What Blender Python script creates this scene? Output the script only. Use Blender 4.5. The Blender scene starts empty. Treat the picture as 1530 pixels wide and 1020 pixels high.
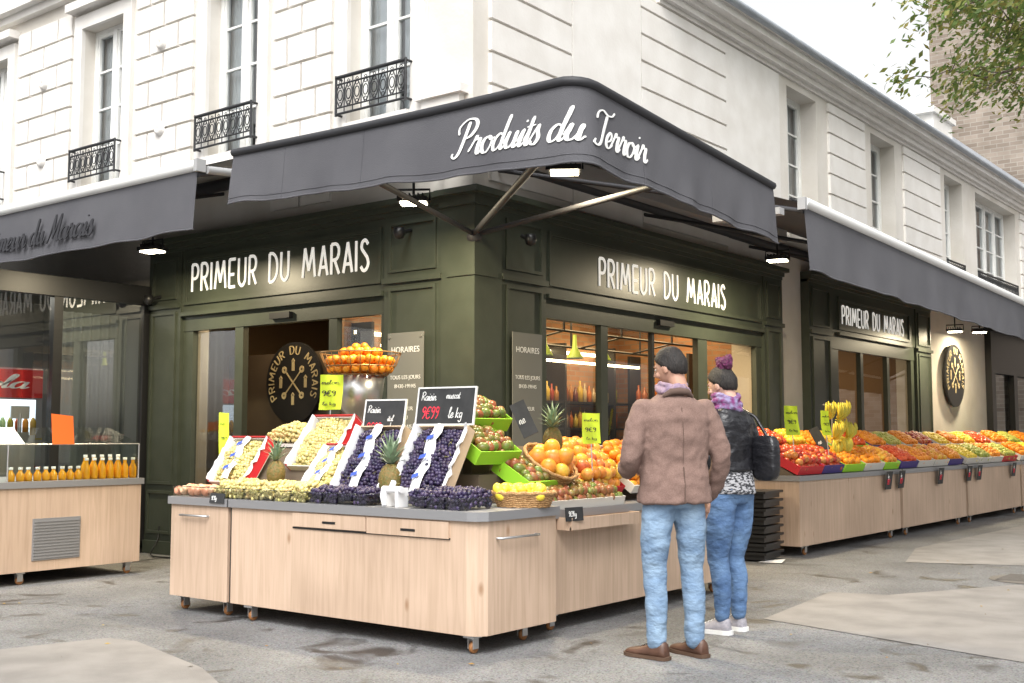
import bpy, math, random
import numpy as np
from mathutils import Vector as V, Matrix, Quaternion, noise
random.seed(7); rng=np.random.default_rng(7)
scene=bpy.context.scene
rad=math.radians
# ------------------------------------------------------------------ materials
def nt(m):
    m.use_nodes=True; t=m.node_tree; t.nodes.clear(); return t
def N(t,k,**kw):
    n=t.nodes.new(k)
    for a,b in kw.items():
        if a in n.inputs.keys(): n.inputs[a].default_value=b
        else: setattr(n,a,b)
    return n
def c4(c): return (c[0],c[1],c[2],1)
def mat(name,col,rough=.6,metal=0,col2=None,vscale=4,stretch=(1,1,1),bump=0,bscale=60,coat=0,detail=5,lo=.35,hi=.65,em=0):
    m=bpy.data.materials.new(name); t=nt(m); L=t.links.new
    b=N(t,'ShaderNodeBsdfPrincipled'); o=N(t,'ShaderNodeOutputMaterial'); L(b.outputs[0],o.inputs[0])
    b.inputs['Base Color'].default_value=c4(col); b.inputs['Roughness'].default_value=rough; b.inputs['Metallic'].default_value=metal
    b.inputs['Coat Weight'].default_value=coat
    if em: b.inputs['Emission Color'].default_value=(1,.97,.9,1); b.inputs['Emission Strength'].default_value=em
    g=N(t,'ShaderNodeNewGeometry'); mp=N(t,'ShaderNodeMapping'); mp.inputs['Scale'].default_value=stretch; L(g.outputs['Position'],mp.inputs[0])
    if col2:
        n=N(t,'ShaderNodeTexNoise'); n.inputs['Scale'].default_value=vscale; n.inputs['Detail'].default_value=detail; L(mp.outputs[0],n.inputs[0])
        r=N(t,'ShaderNodeValToRGB'); r.color_ramp.elements[0].position=lo; r.color_ramp.elements[1].position=hi
        r.color_ramp.elements[0].color=c4(col); r.color_ramp.elements[1].color=c4(col2); L(n.outputs[0],r.inputs[0]); L(r.outputs[0],b.inputs['Base Color'])
    if bump:
        n=N(t,'ShaderNodeTexNoise'); n.inputs['Scale'].default_value=bscale; n.inputs['Detail'].default_value=4; L(mp.outputs[0],n.inputs[0])
        bp=N(t,'ShaderNodeBump'); bp.inputs['Strength'].default_value=bump; bp.inputs['Distance'].default_value=.02; L(n.outputs[0],bp.inputs['Height']); L(bp.outputs[0],b.inputs['Normal'])
    return m
def matr(name,cols,rough=.35,spec=.5,var=.0,trans=0):
    m=bpy.data.materials.new(name); t=nt(m); L=t.links.new
    b=N(t,'ShaderNodeBsdfPrincipled'); o=N(t,'ShaderNodeOutputMaterial'); b.inputs['Roughness'].default_value=rough
    g=N(t,'ShaderNodeNewGeometry'); r=N(t,'ShaderNodeValToRGB'); e=r.color_ramp.elements
    while len(e)<len(cols): e.new(.5)
    for i,c in enumerate(cols): e[i].position=i/(len(cols)-1); e[i].color=c4(c)
    n=N(t,'ShaderNodeTexNoise'); n.inputs['Scale'].default_value=28; L(g.outputs['Position'],n.inputs[0])
    ma=N(t,'ShaderNodeMath',operation='MULTIPLY_ADD'); L(n.outputs[0],ma.inputs[0]); ma.inputs[1].default_value=var
    sb=N(t,'ShaderNodeMath',operation='SUBTRACT'); L(g.outputs['Random Per Island'],sb.inputs[0]); sb.inputs[1].default_value=var/2
    L(sb.outputs[0],ma.inputs[2]); L(ma.outputs[0],r.inputs[0]); L(r.outputs[0],b.inputs['Base Color'])
    if trans:
        tl=N(t,'ShaderNodeBsdfTranslucent'); L(r.outputs[0],tl.inputs[0]); mx=N(t,'ShaderNodeMixShader'); mx.inputs[0].default_value=trans; L(b.outputs[0],mx.inputs[1]); L(tl.outputs[0],mx.inputs[2]); L(mx.outputs[0],o.inputs[0])
    else: L(b.outputs[0],o.inputs[0])
    return m
def emis(name,col,s):
    m=bpy.data.materials.new(name); t=nt(m); e=N(t,'ShaderNodeEmission'); e.inputs[0].default_value=c4(col); e.inputs[1].default_value=s
    o=N(t,'ShaderNodeOutputMaterial'); t.links.new(e.outputs[0],o.inputs[0]); return m
def glassm(name,tint=(.9,.95,.93),base=.06,rough=.0):
    m=bpy.data.materials.new(name); t=nt(m); L=t.links.new
    tr=N(t,'ShaderNodeBsdfTransparent'); tr.inputs[0].default_value=c4(tint); gl=N(t,'ShaderNodeBsdfGlossy'); gl.inputs['Roughness'].default_value=rough
    lw=N(t,'ShaderNodeLayerWeight'); lw.inputs[0].default_value=.25; ad=N(t,'ShaderNodeMath',operation='ADD'); ad.inputs[1].default_value=base; ad.use_clamp=True
    L(lw.outputs['Fresnel'],ad.inputs[0]); mx=N(t,'ShaderNodeMixShader'); L(ad.outputs[0],mx.inputs[0]); L(tr.outputs[0],mx.inputs[1]); L(gl.outputs[0],mx.inputs[2])
    o=N(t,'ShaderNodeOutputMaterial'); L(mx.outputs[0],o.inputs[0]); return m
def brickm(name,c1,c2,mortar,scale=1,bw=.22,rh=.075):
    m=bpy.data.materials.new(name); t=nt(m); L=t.links.new
    b=N(t,'ShaderNodeBsdfPrincipled'); o=N(t,'ShaderNodeOutputMaterial'); L(b.outputs[0],o.inputs[0]); b.inputs['Roughness'].default_value=.85
    g=N(t,'ShaderNodeNewGeometry'); s=N(t,'ShaderNodeSeparateXYZ'); L(g.outputs['Position'],s.inputs[0])
    a=N(t,'ShaderNodeMath',operation='ADD'); L(s.outputs[0],a.inputs[0]); L(s.outputs[1],a.inputs[1])
    cb=N(t,'ShaderNodeCombineXYZ'); L(a.outputs[0],cb.inputs[0]); L(s.outputs[2],cb.inputs[1])
    br=N(t,'ShaderNodeTexBrick'); L(cb.outputs[0],br.inputs[0]); br.inputs['Color1'].default_value=c4(c1); br.inputs['Color2'].default_value=c4(c2); br.inputs['Mortar'].default_value=c4(mortar)
    br.inputs['Scale'].default_value=scale; br.inputs['Brick Width'].default_value=bw; br.inputs['Row Height'].default_value=rh; br.inputs['Mortar Size'].default_value=.008
    n=N(t,'ShaderNodeTexNoise'); n.inputs['Scale'].default_value=1.3; n.inputs['Detail'].default_value=6; L(g.outputs['Position'],n.inputs[0])
    mx=N(t,'ShaderNodeMix',data_type='RGBA',blend_type='MULTIPLY'); mx.inputs[0].default_value=.7; L(br.outputs[0],mx.inputs[6])
    r=N(t,'ShaderNodeValToRGB'); r.color_ramp.elements[0].position=.3; r.color_ramp.elements[0].color=(.5,.48,.45,1); r.color_ramp.elements[1].position=.7; L(n.outputs[0],r.inputs[0]); L(r.outputs[0],mx.inputs[7])
    L(mx.outputs[2],b.inputs['Base Color']); return m
def woodm(name,c1,c2,ck):
    m=bpy.data.materials.new(name); t=nt(m); L=t.links.new
    b=N(t,'ShaderNodeBsdfPrincipled'); o=N(t,'ShaderNodeOutputMaterial'); L(b.outputs[0],o.inputs[0]); b.inputs['Roughness'].default_value=.55
    g=N(t,'ShaderNodeNewGeometry'); mp=N(t,'ShaderNodeMapping'); mp.inputs['Scale'].default_value=(22,22,1.2); L(g.outputs['Position'],mp.inputs[0])
    n=N(t,'ShaderNodeTexNoise'); n.inputs['Scale'].default_value=1.6; n.inputs['Detail'].default_value=6; n.inputs['Distortion'].default_value=.6; L(mp.outputs[0],n.inputs[0])
    r=N(t,'ShaderNodeValToRGB'); r.color_ramp.elements[0].position=.3; r.color_ramp.elements[1].position=.62; r.color_ramp.elements[0].color=c4(c2); r.color_ramp.elements[1].color=c4(c1); L(n.outputs[0],r.inputs[0])
    mp2=N(t,'ShaderNodeMapping'); mp2.inputs['Scale'].default_value=(5,5,2.2); L(g.outputs['Position'],mp2.inputs[0])
    vo=N(t,'ShaderNodeTexVoronoi'); vo.inputs['Scale'].default_value=1.0; L(mp2.outputs[0],vo.inputs[0])
    kr=N(t,'ShaderNodeValToRGB'); kr.color_ramp.elements[0].position=.03; kr.color_ramp.elements[1].position=.11; kr.color_ramp.elements[0].color=(0,0,0,1); kr.color_ramp.elements[1].color=(1,1,1,1); L(vo.outputs['Distance'],kr.inputs[0])
    mx=N(t,'ShaderNodeMix',data_type='RGBA'); L(kr.outputs[0],mx.inputs[0]); mx.inputs[6].default_value=c4(ck); L(r.outputs[0],mx.inputs[7])
    n2=N(t,'ShaderNodeTexNoise'); n2.inputs['Scale'].default_value=1.4; L(g.outputs['Position'],n2.inputs[0])
    r2=N(t,'ShaderNodeValToRGB'); r2.color_ramp.elements[0].position=.35; r2.color_ramp.elements[0].color=(.84,.83,.82,1); r2.color_ramp.elements[1].position=.65; L(n2.outputs[0],r2.inputs[0])
    m3=N(t,'ShaderNodeMix',data_type='RGBA',blend_type='MULTIPLY'); m3.inputs[0].default_value=1; L(mx.outputs[2],m3.inputs[6]); L(r2.outputs[0],m3.inputs[7])
    L(m3.outputs[2],b.inputs['Base Color']); return m
STONE=mat('stone',(.59,.55,.485),.85,col2=(.69,.655,.60),vscale=1.3,bump=.15,bscale=25)  # kept darker than the trim so the block grooves carry painted shade
STONE2=mat('stone_trim',(.76,.735,.695),.8,col2=(.69,.66,.615),vscale=3,bump=.08,bscale=30)
GREEN=mat('green_paint',(.044,.052,.038),.38,col2=(.052,.061,.045),vscale=6,bump=.03,bscale=40)
BLACK=mat('black_metal',(.012,.012,.013),.4)
IRON=mat('wrought_iron',(.02,.021,.023),.5)
FAB=mat('awning_fabric',(.078,.077,.086),.9,col2=(.094,.093,.102),vscale=2.2,bump=.25,bscale=220)
FABD=mat('awning_frame_dark',(.03,.03,.034),.6)
WHITE=mat('white_paint',(.8,.8,.78),.5)
GREYP=mat('grey_paint',(.35,.35,.35),.5)
WHITEL=mat('white_letters',(.85,.85,.82),.6)
SIGNW=mat('sign_white_glow',(.85,.85,.82),.6,em=.5)  # slight emission added so the shaded letters come out white
GREYLET=mat('dark_letters',(.03,.03,.035),.8)
OFFW=mat('window_paint',(.8,.8,.77),.5,col2=(.72,.72,.69),vscale=5)
CURT=mat('curtain',(.75,.76,.76),.9)
ROOM=mat('dark_room',(.5,.54,.58),.9)
GLASS=glassm('window_glass',(.85,.9,.92),.16)
SHOPG=glassm('shop_glass',(.92,.95,.93),.12)
SHOPG2=glassm('reflective_shop_glass',(.8,.85,.85),.38)
PLEX=glassm('plexiglass',(.9,.95,.92),.03)
WOOD=woodm('ply_wood',(.60,.44,.325),(.50,.36,.255),(.36,.22,.13))
STEEL=mat('stainless',(.55,.55,.55),.35,metal=.85)
ALU=mat('dull_metal',(.33,.33,.34),.45,metal=.5)
RUST=mat('caster_wheel',(.28,.12,.04),.6)
ZINC=mat('zinc',(.33,.36,.4),.5,metal=.3,col2=(.4,.43,.46),vscale=3)
CARD=mat('crate_card',(.62,.6,.55),.8)
REDC=mat('crate_red',(.55,.02,.03),.5)
LIME=mat('lime_paper',(.30,.62,.03),.6)
YEL=mat('yellow_label',(.58,.75,.03),.6)
ORNG=mat('orange_label',(.9,.16,.02),.6)
PURP=mat('blue_purple_liner',(.06,.04,.2),.6)
SLATE=mat('slate',(.02,.021,.022),.6,col2=(.035,.035,.036),vscale=12)
CHALK=mat('chalk',(.8,.8,.78),.9)
CHRED=mat('chalk_red',(.8,.05,.08),.9)
GOLD=mat('gold_paint',(.42,.35,.2),.5)
WICK=mat('wicker',(.5,.3,.13),.7,col2=(.33,.17,.06),vscale=60,bump=.6,bscale=90)
BRICKB=brickm('old_brick',(.22,.175,.14),(.34,.285,.235),(.36,.33,.29),1,.32,.11)
BRICKI=brickm('interior_brick',(.32,.15,.07),(.42,.22,.11),(.3,.22,.15),1,.22,.07)
LED=emis('led_strip',(1,.78,.45),12)
LAMPE=emis('lamp_emitter',(1,.88,.62),40)
FRE=emis('fridge_light',(.8,.9,1),2.2)
# ------------------------------------------------------------------ mesh builder
COL=scene.collection
class MB:
    def __init__(s): s.v=[];s.f=[];s.m=[];s.s=[]
    def add(s,vs,fs,mi=0,sm=False):
        b=len(s.v); s.v+=[tuple(v) for v in vs]; s.f+=[tuple(i+b for i in f) for f in fs]; s.m+=[mi]*len(fs); s.s+=[sm]*len(fs)
    def box(s,x0,x1,y0,y1,z0,z1,mi=0,P=None):
        vs=[(x,y,z) for z in (z0,z1) for y in (y0,y1) for x in (x0,x1)]
        if P: vs=[P(*v) for v in vs]
        s.add(vs,[(0,2,3,1),(4,5,7,6),(0,1,5,4),(2,6,7,3),(0,4,6,2),(1,3,7,5)],mi)
    def prism(s,pts,h,mi=0,P=None,sm=False):
        n=len(pts); h=V(h); vs=[V(p) for p in pts]+[V(p)+h for p in pts]
        if P: vs=[P(*v) for v in vs]
        s.add(vs,[tuple(range(n))[::-1],tuple(range(n,2*n))],mi); s.add(vs,[(i,(i+1)%n,(i+1)%n+n,i+n) for i in range(n)],mi,sm)
    def poly(s,pts,mi=0): s.add(pts,[tuple(range(len(pts)))],mi)
    def grid(s,rows,mi=0,sm=True,closeu=False):
        n=len(rows[0]); vs=[p for r in rows for p in r]; fs=[]
        for i in range(len(rows)-1):
            for j in range(n if closeu else n-1):
                k=(j+1)%n; fs.append((i*n+j,i*n+k,(i+1)*n+k,(i+1)*n+j))
        s.add(vs,fs,mi,sm)
    def tube(s,pts,r,n=8,mi=0,closed=False,flat=1,cap=True,ref=None):
        pts=[V(p) for p in pts]; m=len(pts); rr=r if isinstance(r,(list,tuple)) else [r]*m
        rows=[]; prev=None
        for i,p in enumerate(pts):
            a=pts[(i-1)%m] if (i>0 or closed) else p; b=pts[(i+1)%m] if (i<m-1 or closed) else p
            t=(b-a).normalized()
            if prev is None:
                up=V(ref) if ref else (V((0,0,1)) if abs(t.z)<.9 else V((1,0,0)))
                x=t.cross(up).normalized()
            else:
                x=(prev-t*prev.dot(t)).normalized()
            prev=x; y=t.cross(x)
            ri=rr[i]; rx,ry=(ri if isinstance(ri,(list,tuple)) else (ri,ri*flat))
            rows.append([p+x*math.cos(2*math.pi*k/n)*rx+y*math.sin(2*math.pi*k/n)*ry for k in range(n)])
        if closed: rows.append(rows[0])
        s.grid(rows,mi,True,True)
        if cap and not closed:
            s.add(rows[0],[tuple(range(n))[::-1]],mi); s.add(rows[-1],[tuple(range(n))],mi)
    def lathe(s,prof,c=(0,0,0),n=20,mi=0,M=None,sm=True):
        rows=[]
        for r,z in prof:
            row=[V((r*math.cos(2*math.pi*k/n),r*math.sin(2*math.pi*k/n),z)) for k in range(n)]
            rows.append([(M@p if M else p+V(c)) for p in row])
        s.grid(rows,mi,sm,True)
    def ell(s,c,r,mi=0,n=14,M=None,fn=None):
        rows=[]; R=r if isinstance(r,(list,tuple)) else (r,r,r)
        for i in range(n//2+1):
            a=math.pi*i/(n//2)
            row=[]
            for k in range(n):
                b=2*math.pi*k/n; u=V((math.sin(a)*math.cos(b),math.sin(a)*math.sin(b),math.cos(a)))
                if fn: u=fn(u)
                p=V((u.x*R[0],u.y*R[1],u.z*R[2])); p=(M@p if M else p)+V(c); row.append(p)
            rows.append(row)
        s.grid(rows,mi,True,True)
    def ico(s,c,r,mi=0,sub=2):
        tv,tf=ICO[sub]; R=r if isinstance(r,(list,tuple)) else (r,r,r)
        s.add([(c[0]+v[0]*R[0],c[1]+v[1]*R[1],c[2]+v[2]*R[2]) for v in tv],tf,mi,True)
    def obj(s,name,mats,parent=None,loc=None,rotz=0):
        me=bpy.data.meshes.new(name); me.from_pydata([tuple(v) for v in s.v],[],s.f)
        for m in (mats if isinstance(mats,(list,tuple)) else [mats]): me.materials.append(m)
        me.polygons.foreach_set('material_index',s.m); me.polygons.foreach_set('use_smooth',s.s); me.update()
        o=bpy.data.objects.new(name,me); COL.objects.link(o)
        if parent: o.parent=parent
        if loc: o.location=loc
        o.rotation_euler=(0,0,rotz)
        return o
def empty(name,loc=(0,0,0),rotz=0):
    o=bpy.data.objects.new(name,None); o.empty_display_size=.1; COL.objects.link(o); o.location=loc; o.rotation_euler=(0,0,rotz); return o
def mkico(sub):
    import bmesh
    bm=bmesh.new(); bmesh.ops.create_icosphere(bm,subdivisions=sub,radius=1); vs=[tuple(v.co) for v in bm.verts]; fs=[tuple(v.index for v in f.verts) for f in bm.faces]; bm.free(); return vs,fs
ICO={k:mkico(k) for k in (1,2,3,4)}
def Lp(u,w,z): return (u,-w,z)
def Rp(u,w,z): return (w,u,z)
def bx(mb,P,u0,u1,w0,w1,z0,z1,mi=0): mb.box(u0,u1,w0,w1,z0,z1,mi,P)
def ring_frame(mb,P,u0,u1,z0,z1,t,w0,w1,mi=0):
    bx(mb,P,u0,u1,w0,w1,z1-t,z1,mi); bx(mb,P,u0,u1,w0,w1,z0,z0+t,mi); bx(mb,P,u0,u0+t,w0,w1,z0+t,z1-t,mi); bx(mb,P,u1-t,u1,w0,w1,z0+t,z1-t,mi)
def wall(mb,P,u0,u1,z0,z1,holes,rev=.25,mi=0):
    us=sorted({u0,u1}|{h[0] for h in holes}|{h[1] for h in holes}); zs=sorted({z0,z1}|{h[2] for h in holes}|{h[3] for h in holes})
    for i in range(len(us)-1):
        for j in range(len(zs)-1):
            cu=(us[i]+us[i+1])/2; cz=(zs[j]+zs[j+1])/2
            if cu<u0 or cu>u1 or cz<z0 or cz>z1: continue
            if any(h[0]<cu<h[1] and h[2]<cz<h[3] for h in holes): continue
            mb.poly([P(us[i],0,zs[j]),P(us[i+1],0,zs[j]),P(us[i+1],0,zs[j+1]),P(us[i],0,zs[j+1])],mi)
    for h in holes:
        a,b,c,d=h[:4]
        mb.poly([P(a,0,c),P(a,-rev,c),P(a,-rev,d),P(a,0,d)],mi); mb.poly([P(b,0,c),P(b,-rev,c),P(b,-rev,d),P(b,0,d)],mi)
        mb.poly([P(a,0,d),P(b,0,d),P(b,-rev,d),P(a,-rev,d)],mi); mb.poly([P(a,0,c),P(b,0,c),P(b,-rev,c),P(a,-rev,c)],mi)
# strokes ---------------------------------------------------------
def cr(pts,n=6):
    if len(pts)<3: 
        return [tuple(pts[0]),tuple(pts[-1])] if n<2 else [(pts[0][0]+(pts[-1][0]-pts[0][0])*k/4,pts[0][1]+(pts[-1][1]-pts[0][1])*k/4) for k in range(5)]
    P=[pts[0]]+list(pts)+[pts[-1]]; out=[]
    for i in range(1,len(P)-2):
        p0,p1,p2,p3=[np.array(q,float) for q in P[i-1:i+3]]
        for k in range(n):
            t=k/n; out.append(tuple(.5*((2*p1)+(-p0+p2)*t+(2*p0-5*p1+4*p2-p3)*t*t+(-p0+3*p1-3*p2+p3)*t**3)))
    out.append(tuple(pts[-1])); return out
SC={'r':([[(-.12,.15),(.12,.8),(.2,1.12),(.26,.9),(.5,.92),(.47,.5),(.5,.1),(.62,0),(.8,.25)]],.74),
'o':([[(.5,.98),(.15,.85),(.03,.45),(.18,.05),(.48,.02),(.7,.4),(.68,.8),(.48,.98),(.62,.78),(.9,.85)]],.88),
'd':([[(.72,.85),(.42,1),(.1,.7),(.08,.22),(.3,0),(.6,.25),(.8,1.0),(.85,2.1)],[(.85,2.1),(.75,.9),(.73,.2),(.86,0),(1.05,.25)]],1.0),
'u':([[(-.08,.3),(.15,1),(.1,.3),(.28,0),(.55,.2),(.7,1)],[(.7,1),(.67,.2),(.8,0),(1,.25)]],.96),
'i':([[(-.08,.3),(.15,1),(.12,.2),(.25,0),(.45,.25)],[(.2,1.45),(.21,1.58)]],.42),
't':([[(-.08,.3),(.2,1.1)],[(.22,1.75),(.15,.3),(.28,0),(.5,.25)],[(-.08,1.12),(.5,1.2)]],.47),
's':([[(-.1,.2),(.27,1.12),(.32,.78),(.5,.35),(.36,0),(.1,.02),(.05,.2)]],.6),
'e':([[(0,.3),(.48,.55),(.5,.9),(.32,1.0),(.08,.6),(.12,.12),(.38,0),(.72,.3)]],.68),
'a':([[(.72,.85),(.42,1),(.1,.7),(.08,.22),(.3,0),(.58,.25),(.75,1)],[(.75,1),(.7,.2),(.83,0),(1.05,.25)]],.96),
'n':([[(-.05,.3),(.12,1),(.08,0)],[(.1,.6),(.35,1),(.52,.8),(.5,.15),(.65,0),(.85,.25)]],.78),
'm':([[(-.05,.3),(.12,1),(.08,0)],[(.1,.6),(.3,1),(.45,.8),(.44,0)],[(.46,.6),(.68,1),(.82,.8),(.8,.15),(.95,0),(1.12,.25)]],1.08),
'l':([[(-.05,.3),(.35,1.7),(.22,2.1),(.08,1.5),(.1,.25),(.25,0),(.45,.25)]],.45),
'k':([[(.1,2),(.08,0)],[(.6,1),(.12,.5),(.4,.3),(.65,0)]],.75),
'g':([[(.6,.85),(.3,1),(.05,.55),(.3,.05),(.6,.5),(.65,.95),(.6,-.5),(.3,-.8),(.05,-.5)]],.8),
'c':([[(.6,.85),(.35,1),(.08,.6),(.15,.1),(.4,0),(.68,.3)]],.66),
'R':([[(.1,2),(.05,0)],[(-.1,1.8),(.5,2.1),(.9,1.6),(.5,1.05),(.1,1.0),(.5,.7),(.9,0)]],1.05),
'9':([[(.6,1.6),(.3,1.9),(.05,1.45),(.3,1.05),(.58,1.4),(.6,1.75),(.55,.6),(.3,0)]],.8),
'E':([[(.8,1.7),(.45,1.9),(.12,1.2),(.15,.4),(.5,0),(.85,.3)],[(-.05,1.15),(.6,1.2)],[(-.05,.8),(.55,.85)]],.95),
'P':([[(.62,2.1),(.52,1.0),(.4,.2),(.15,-.12),(-.12,.0),(-.1,.2)],[(.0,1.35),(-.12,1.8),(.35,2.25),(1.0,2.2),(1.25,1.75),(.98,1.2),(.55,1.05)]],1.25),
'T':([[(-.15,1.55),(-.1,1.95),(.3,2.2),(.9,2.02),(1.35,2.1),(1.5,2.35)],[(.88,2.05),(.72,1.0),(.58,.2),(.3,-.12),(.02,.0),(.05,.25)]],1.1),
'M':([[(-.2,.1),(0,-.02),(.25,.7),(.5,2.1)],[(.5,2.1),(.62,.2)],[(.62,.2),(1.2,2.1)],[(1.2,2.1),(1.15,.3),(1.3,0),(1.5,.25)]],1.45)}
CP={'P':([[(0,0),(0,1)],[(0,1),(.24,1),(.36,.88),(.38,.72),(.32,.55),(.2,.48),(0,.48)]],.5),
'R':([[(0,0),(0,1)],[(0,1),(.24,1),(.36,.88),(.38,.72),(.32,.55),(.2,.48),(0,.48)],[(.16,.48),(.4,0)]],.52),
'I':([[(0,0),(0,1)]],.14),'M':([[(0,0),(.12,1)],[(.12,1),(.33,.22)],[(.33,.22),(.54,1)],[(.54,1),(.66,0)]],.78),
'E':([[(0,0),(0,1)],[(0,1),(.36,1)],[(0,.45),(.3,.45)],[(0,0),(.36,0)]],.47),
'U':([[(0,1),(0,.3),(.06,.1),(.2,0),(.34,.1),(.4,.3),(.4,1)]],.54),
'D':([[(0,0),(0,1)],[(0,1),(.2,.98),(.38,.8),(.44,.5),(.38,.2),(.2,.02),(0,0)]],.56),
'A':([[(0,0),(.22,1)],[(.22,1),(.44,0)],[(.08,.28),(.36,.28)]],.54),
'S':([[(.34,.85),(.22,.99),(.07,.93),(.03,.75),(.16,.58),(.3,.42),(.36,.22),(.27,.04),(.12,.0),(.0,.14)]],.46)}
def stroke(mb,pts,hw,mapf,h0=.0,h1=.003,callig=False,mi=0,slant=0):
    n=len(pts); rows=[]
    for i in range(n):
        a=pts[max(i-1,0)]; b=pts[min(i+1,n-1)]; dx,dy=b[0]-a[0],b[1]-a[1]; l=math.hypot(dx,dy) or 1
        nx,ny=-dy/l,dx/l; w=hw
        if callig:
            w=hw*(.42+.75*max(0,(-dy/l))+.2*abs(dy/l)*(dy>0)); w*= (1 if 0<i<n-1 else .5)
        p=pts[i]; q=(p[0]+nx*w,p[1]+ny*w); s=(p[0]-nx*w,p[1]-ny*w)
        q=(q[0]+slant*q[1],q[1]); s=(s[0]+slant*s[1],s[1])
        rows.append([mapf(q[0],q[1],h0),mapf(q[0],q[1],h1),mapf(s[0],s[1],h1),mapf(s[0],s[1],h0)])
    mb.grid(rows,mi,False,False); mb.poly(rows[0],mi); mb.poly(rows[-1][::-1],mi)
def textw(txt,font,sp=.0): return sum((font[c][1]+sp) if c!=' ' else .55 for c in txt)
def text(mb,txt,font,hw,mapf,h0,h1,callig=False,slant=0,sp=0,mi=0):
    x=0;k=0
    for c in txt:
        if c==' ': x+=.55; continue
        st,adv=font[c]
        for s in st:
            k+=1; e=.0004*(k%5)
            pp=cr(s,6) if len(s)>2 else cr(s,2)
            stroke(mb,[(x+p[0],p[1]) for p in pp],hw,mapf,h0,h1+e,callig,mi,slant)
        x+=adv+sp
# ------------------------------------------------------------------ ground
def ground_mat():
    m=bpy.data.materials.new('asphalt'); t=nt(m); L=t.links.new
    b=N(t,'ShaderNodeBsdfPrincipled'); o=N(t,'ShaderNodeOutputMaterial'); L(b.outputs[0],o.inputs[0])
    g=N(t,'ShaderNodeNewGeometry')
    n1=N(t,'ShaderNodeTexNoise'); n1.inputs['Scale'].default_value=.9; n1.inputs['Detail'].default_value=7; L(g.outputs['Position'],n1.inputs[0])
    r1=N(t,'ShaderNodeValToRGB'); r1.color_ramp.elements[0].position=.32; r1.color_ramp.elements[1].position=.68; r1.color_ramp.elements[0].color=(.084,.082,.082,1); r1.color_ramp.elements[1].color=(.15,.146,.144,1); L(n1.outputs[0],r1.inputs[0])
    n2=N(t,'ShaderNodeTexVoronoi'); n2.inputs['Scale'].default_value=110; L(g.outputs['Position'],n2.inputs[0])
    mx=N(t,'ShaderNodeMix',data_type='RGBA',blend_type='OVERLAY'); mx.inputs[0].default_value=.75; L(r1.outputs[0],mx.inputs[6]); L(n2.outputs['Color'],mx.inputs[7])
    hs=N(t,'ShaderNodeHueSaturation'); hs.inputs['Saturation'].default_value=.15; L(mx.outputs[2],hs.inputs['Color'])
    n3=N(t,'ShaderNodeTexNoise'); n3.inputs['Scale'].default_value=2.3; n3.inputs['Detail'].default_value=3; n3.inputs['Distortion'].default_value=.8; L(g.outputs['Position'],n3.inputs[0])
    r3=N(t,'ShaderNodeValToRGB'); r3.color_ramp.elements[0].position=.58; r3.color_ramp.elements[1].position=.70; L(n3.outputs[0],r3.inputs[0])
    m2=N(t,'ShaderNodeMix',data_type='RGBA'); L(r3.outputs[0],m2.inputs[0]); L(hs.outputs[0],m2.inputs[6]); m2.inputs[7].default_value=(.045,.042,.04,1); L(m2.outputs[2],b.inputs['Base Color'])
    mr=N(t,'ShaderNodeMapRange'); mr.inputs[3].default_value=.8; mr.inputs[4].default_value=.38; L(r3.outputs[0],mr.inputs[0]); L(mr.outputs[0],b.inputs['Roughness'])
    bp=N(t,'ShaderNodeBump'); bp.inputs['Strength'].default_value=.6; bp.inputs['Distance'].default_value=.005; L(n2.outputs['Distance'],bp.inputs['Height']); L(bp.outputs[0],b.inputs['Normal'])
    return m
ASPH=ground_mat()
CONC=mat('pale_paving',(.185,.173,.162),.85,col2=(.245,.23,.215),vscale=3,bump=.25,bscale=150)
mb=MB(); mb.poly([(-120,-120,0),(120,-120,0),(120,120,0),(-120,120,0)]); mb.obj('ground',ASPH)
mb=MB(); z=.004
mb.poly([(2.79,-.16,z),(4.4,-.62,z),(9,-1.8,z),(9,3.0,z),(3.7,2.85,z),(3.05,1.55,z),(2.62,1.43,z)])
mb.poly([(2.35,4.0,z),(3.3,4.4,z),(7,5,z),(7,20,z),(2.3,20,z),(1.95,5.5,z)])
mb.poly([(-.4,-4.4,z),(-.15,-3.4,z),(.1,-3.36,z),(1.1,-3.62,z),(2.3,-4.2,z),(1.9,-7,z),(-3,-7,z),(-2,-4.8,z)])
mb.obj('pavement_patches',CONC)
mb=MB(); mb.lathe([(0,.012),(.3,.012),(.34,.008),(.36,.004)],(3.72,3.3,0),28)
for i in range(-4,5): mb.box(3.72-.25,3.72+.25,3.3+i*.06-.012,3.3+i*.06+.012,.012,.017)
mb.obj('manhole_cover',mat('cast_iron',(.12,.11,.1),.6))
mb=MB()
for i in range(90):
    x=rng.uniform(-3,5);y=rng.uniform(-5,6)
    if -3.2<x<2.2 and y>-2.5: x+=5.3; y=rng.uniform(-4,6)
    a=rng.uniform(0,6.28);s=rng.uniform(.008,.022); c,d=math.cos(a)*s,math.sin(a)*s
    mb.poly([(x-c,y-d,.007),(x+d*.5,y-c*.5,.012),(x+c,y+d,.008),(x-d*.5,y+c*.5,.007)])
mb.obj('fallen_leaves',matr('dry_leaf',[(.25,.12,.03),(.35,.25,.06),(.12,.08,.04)],.7))
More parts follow.
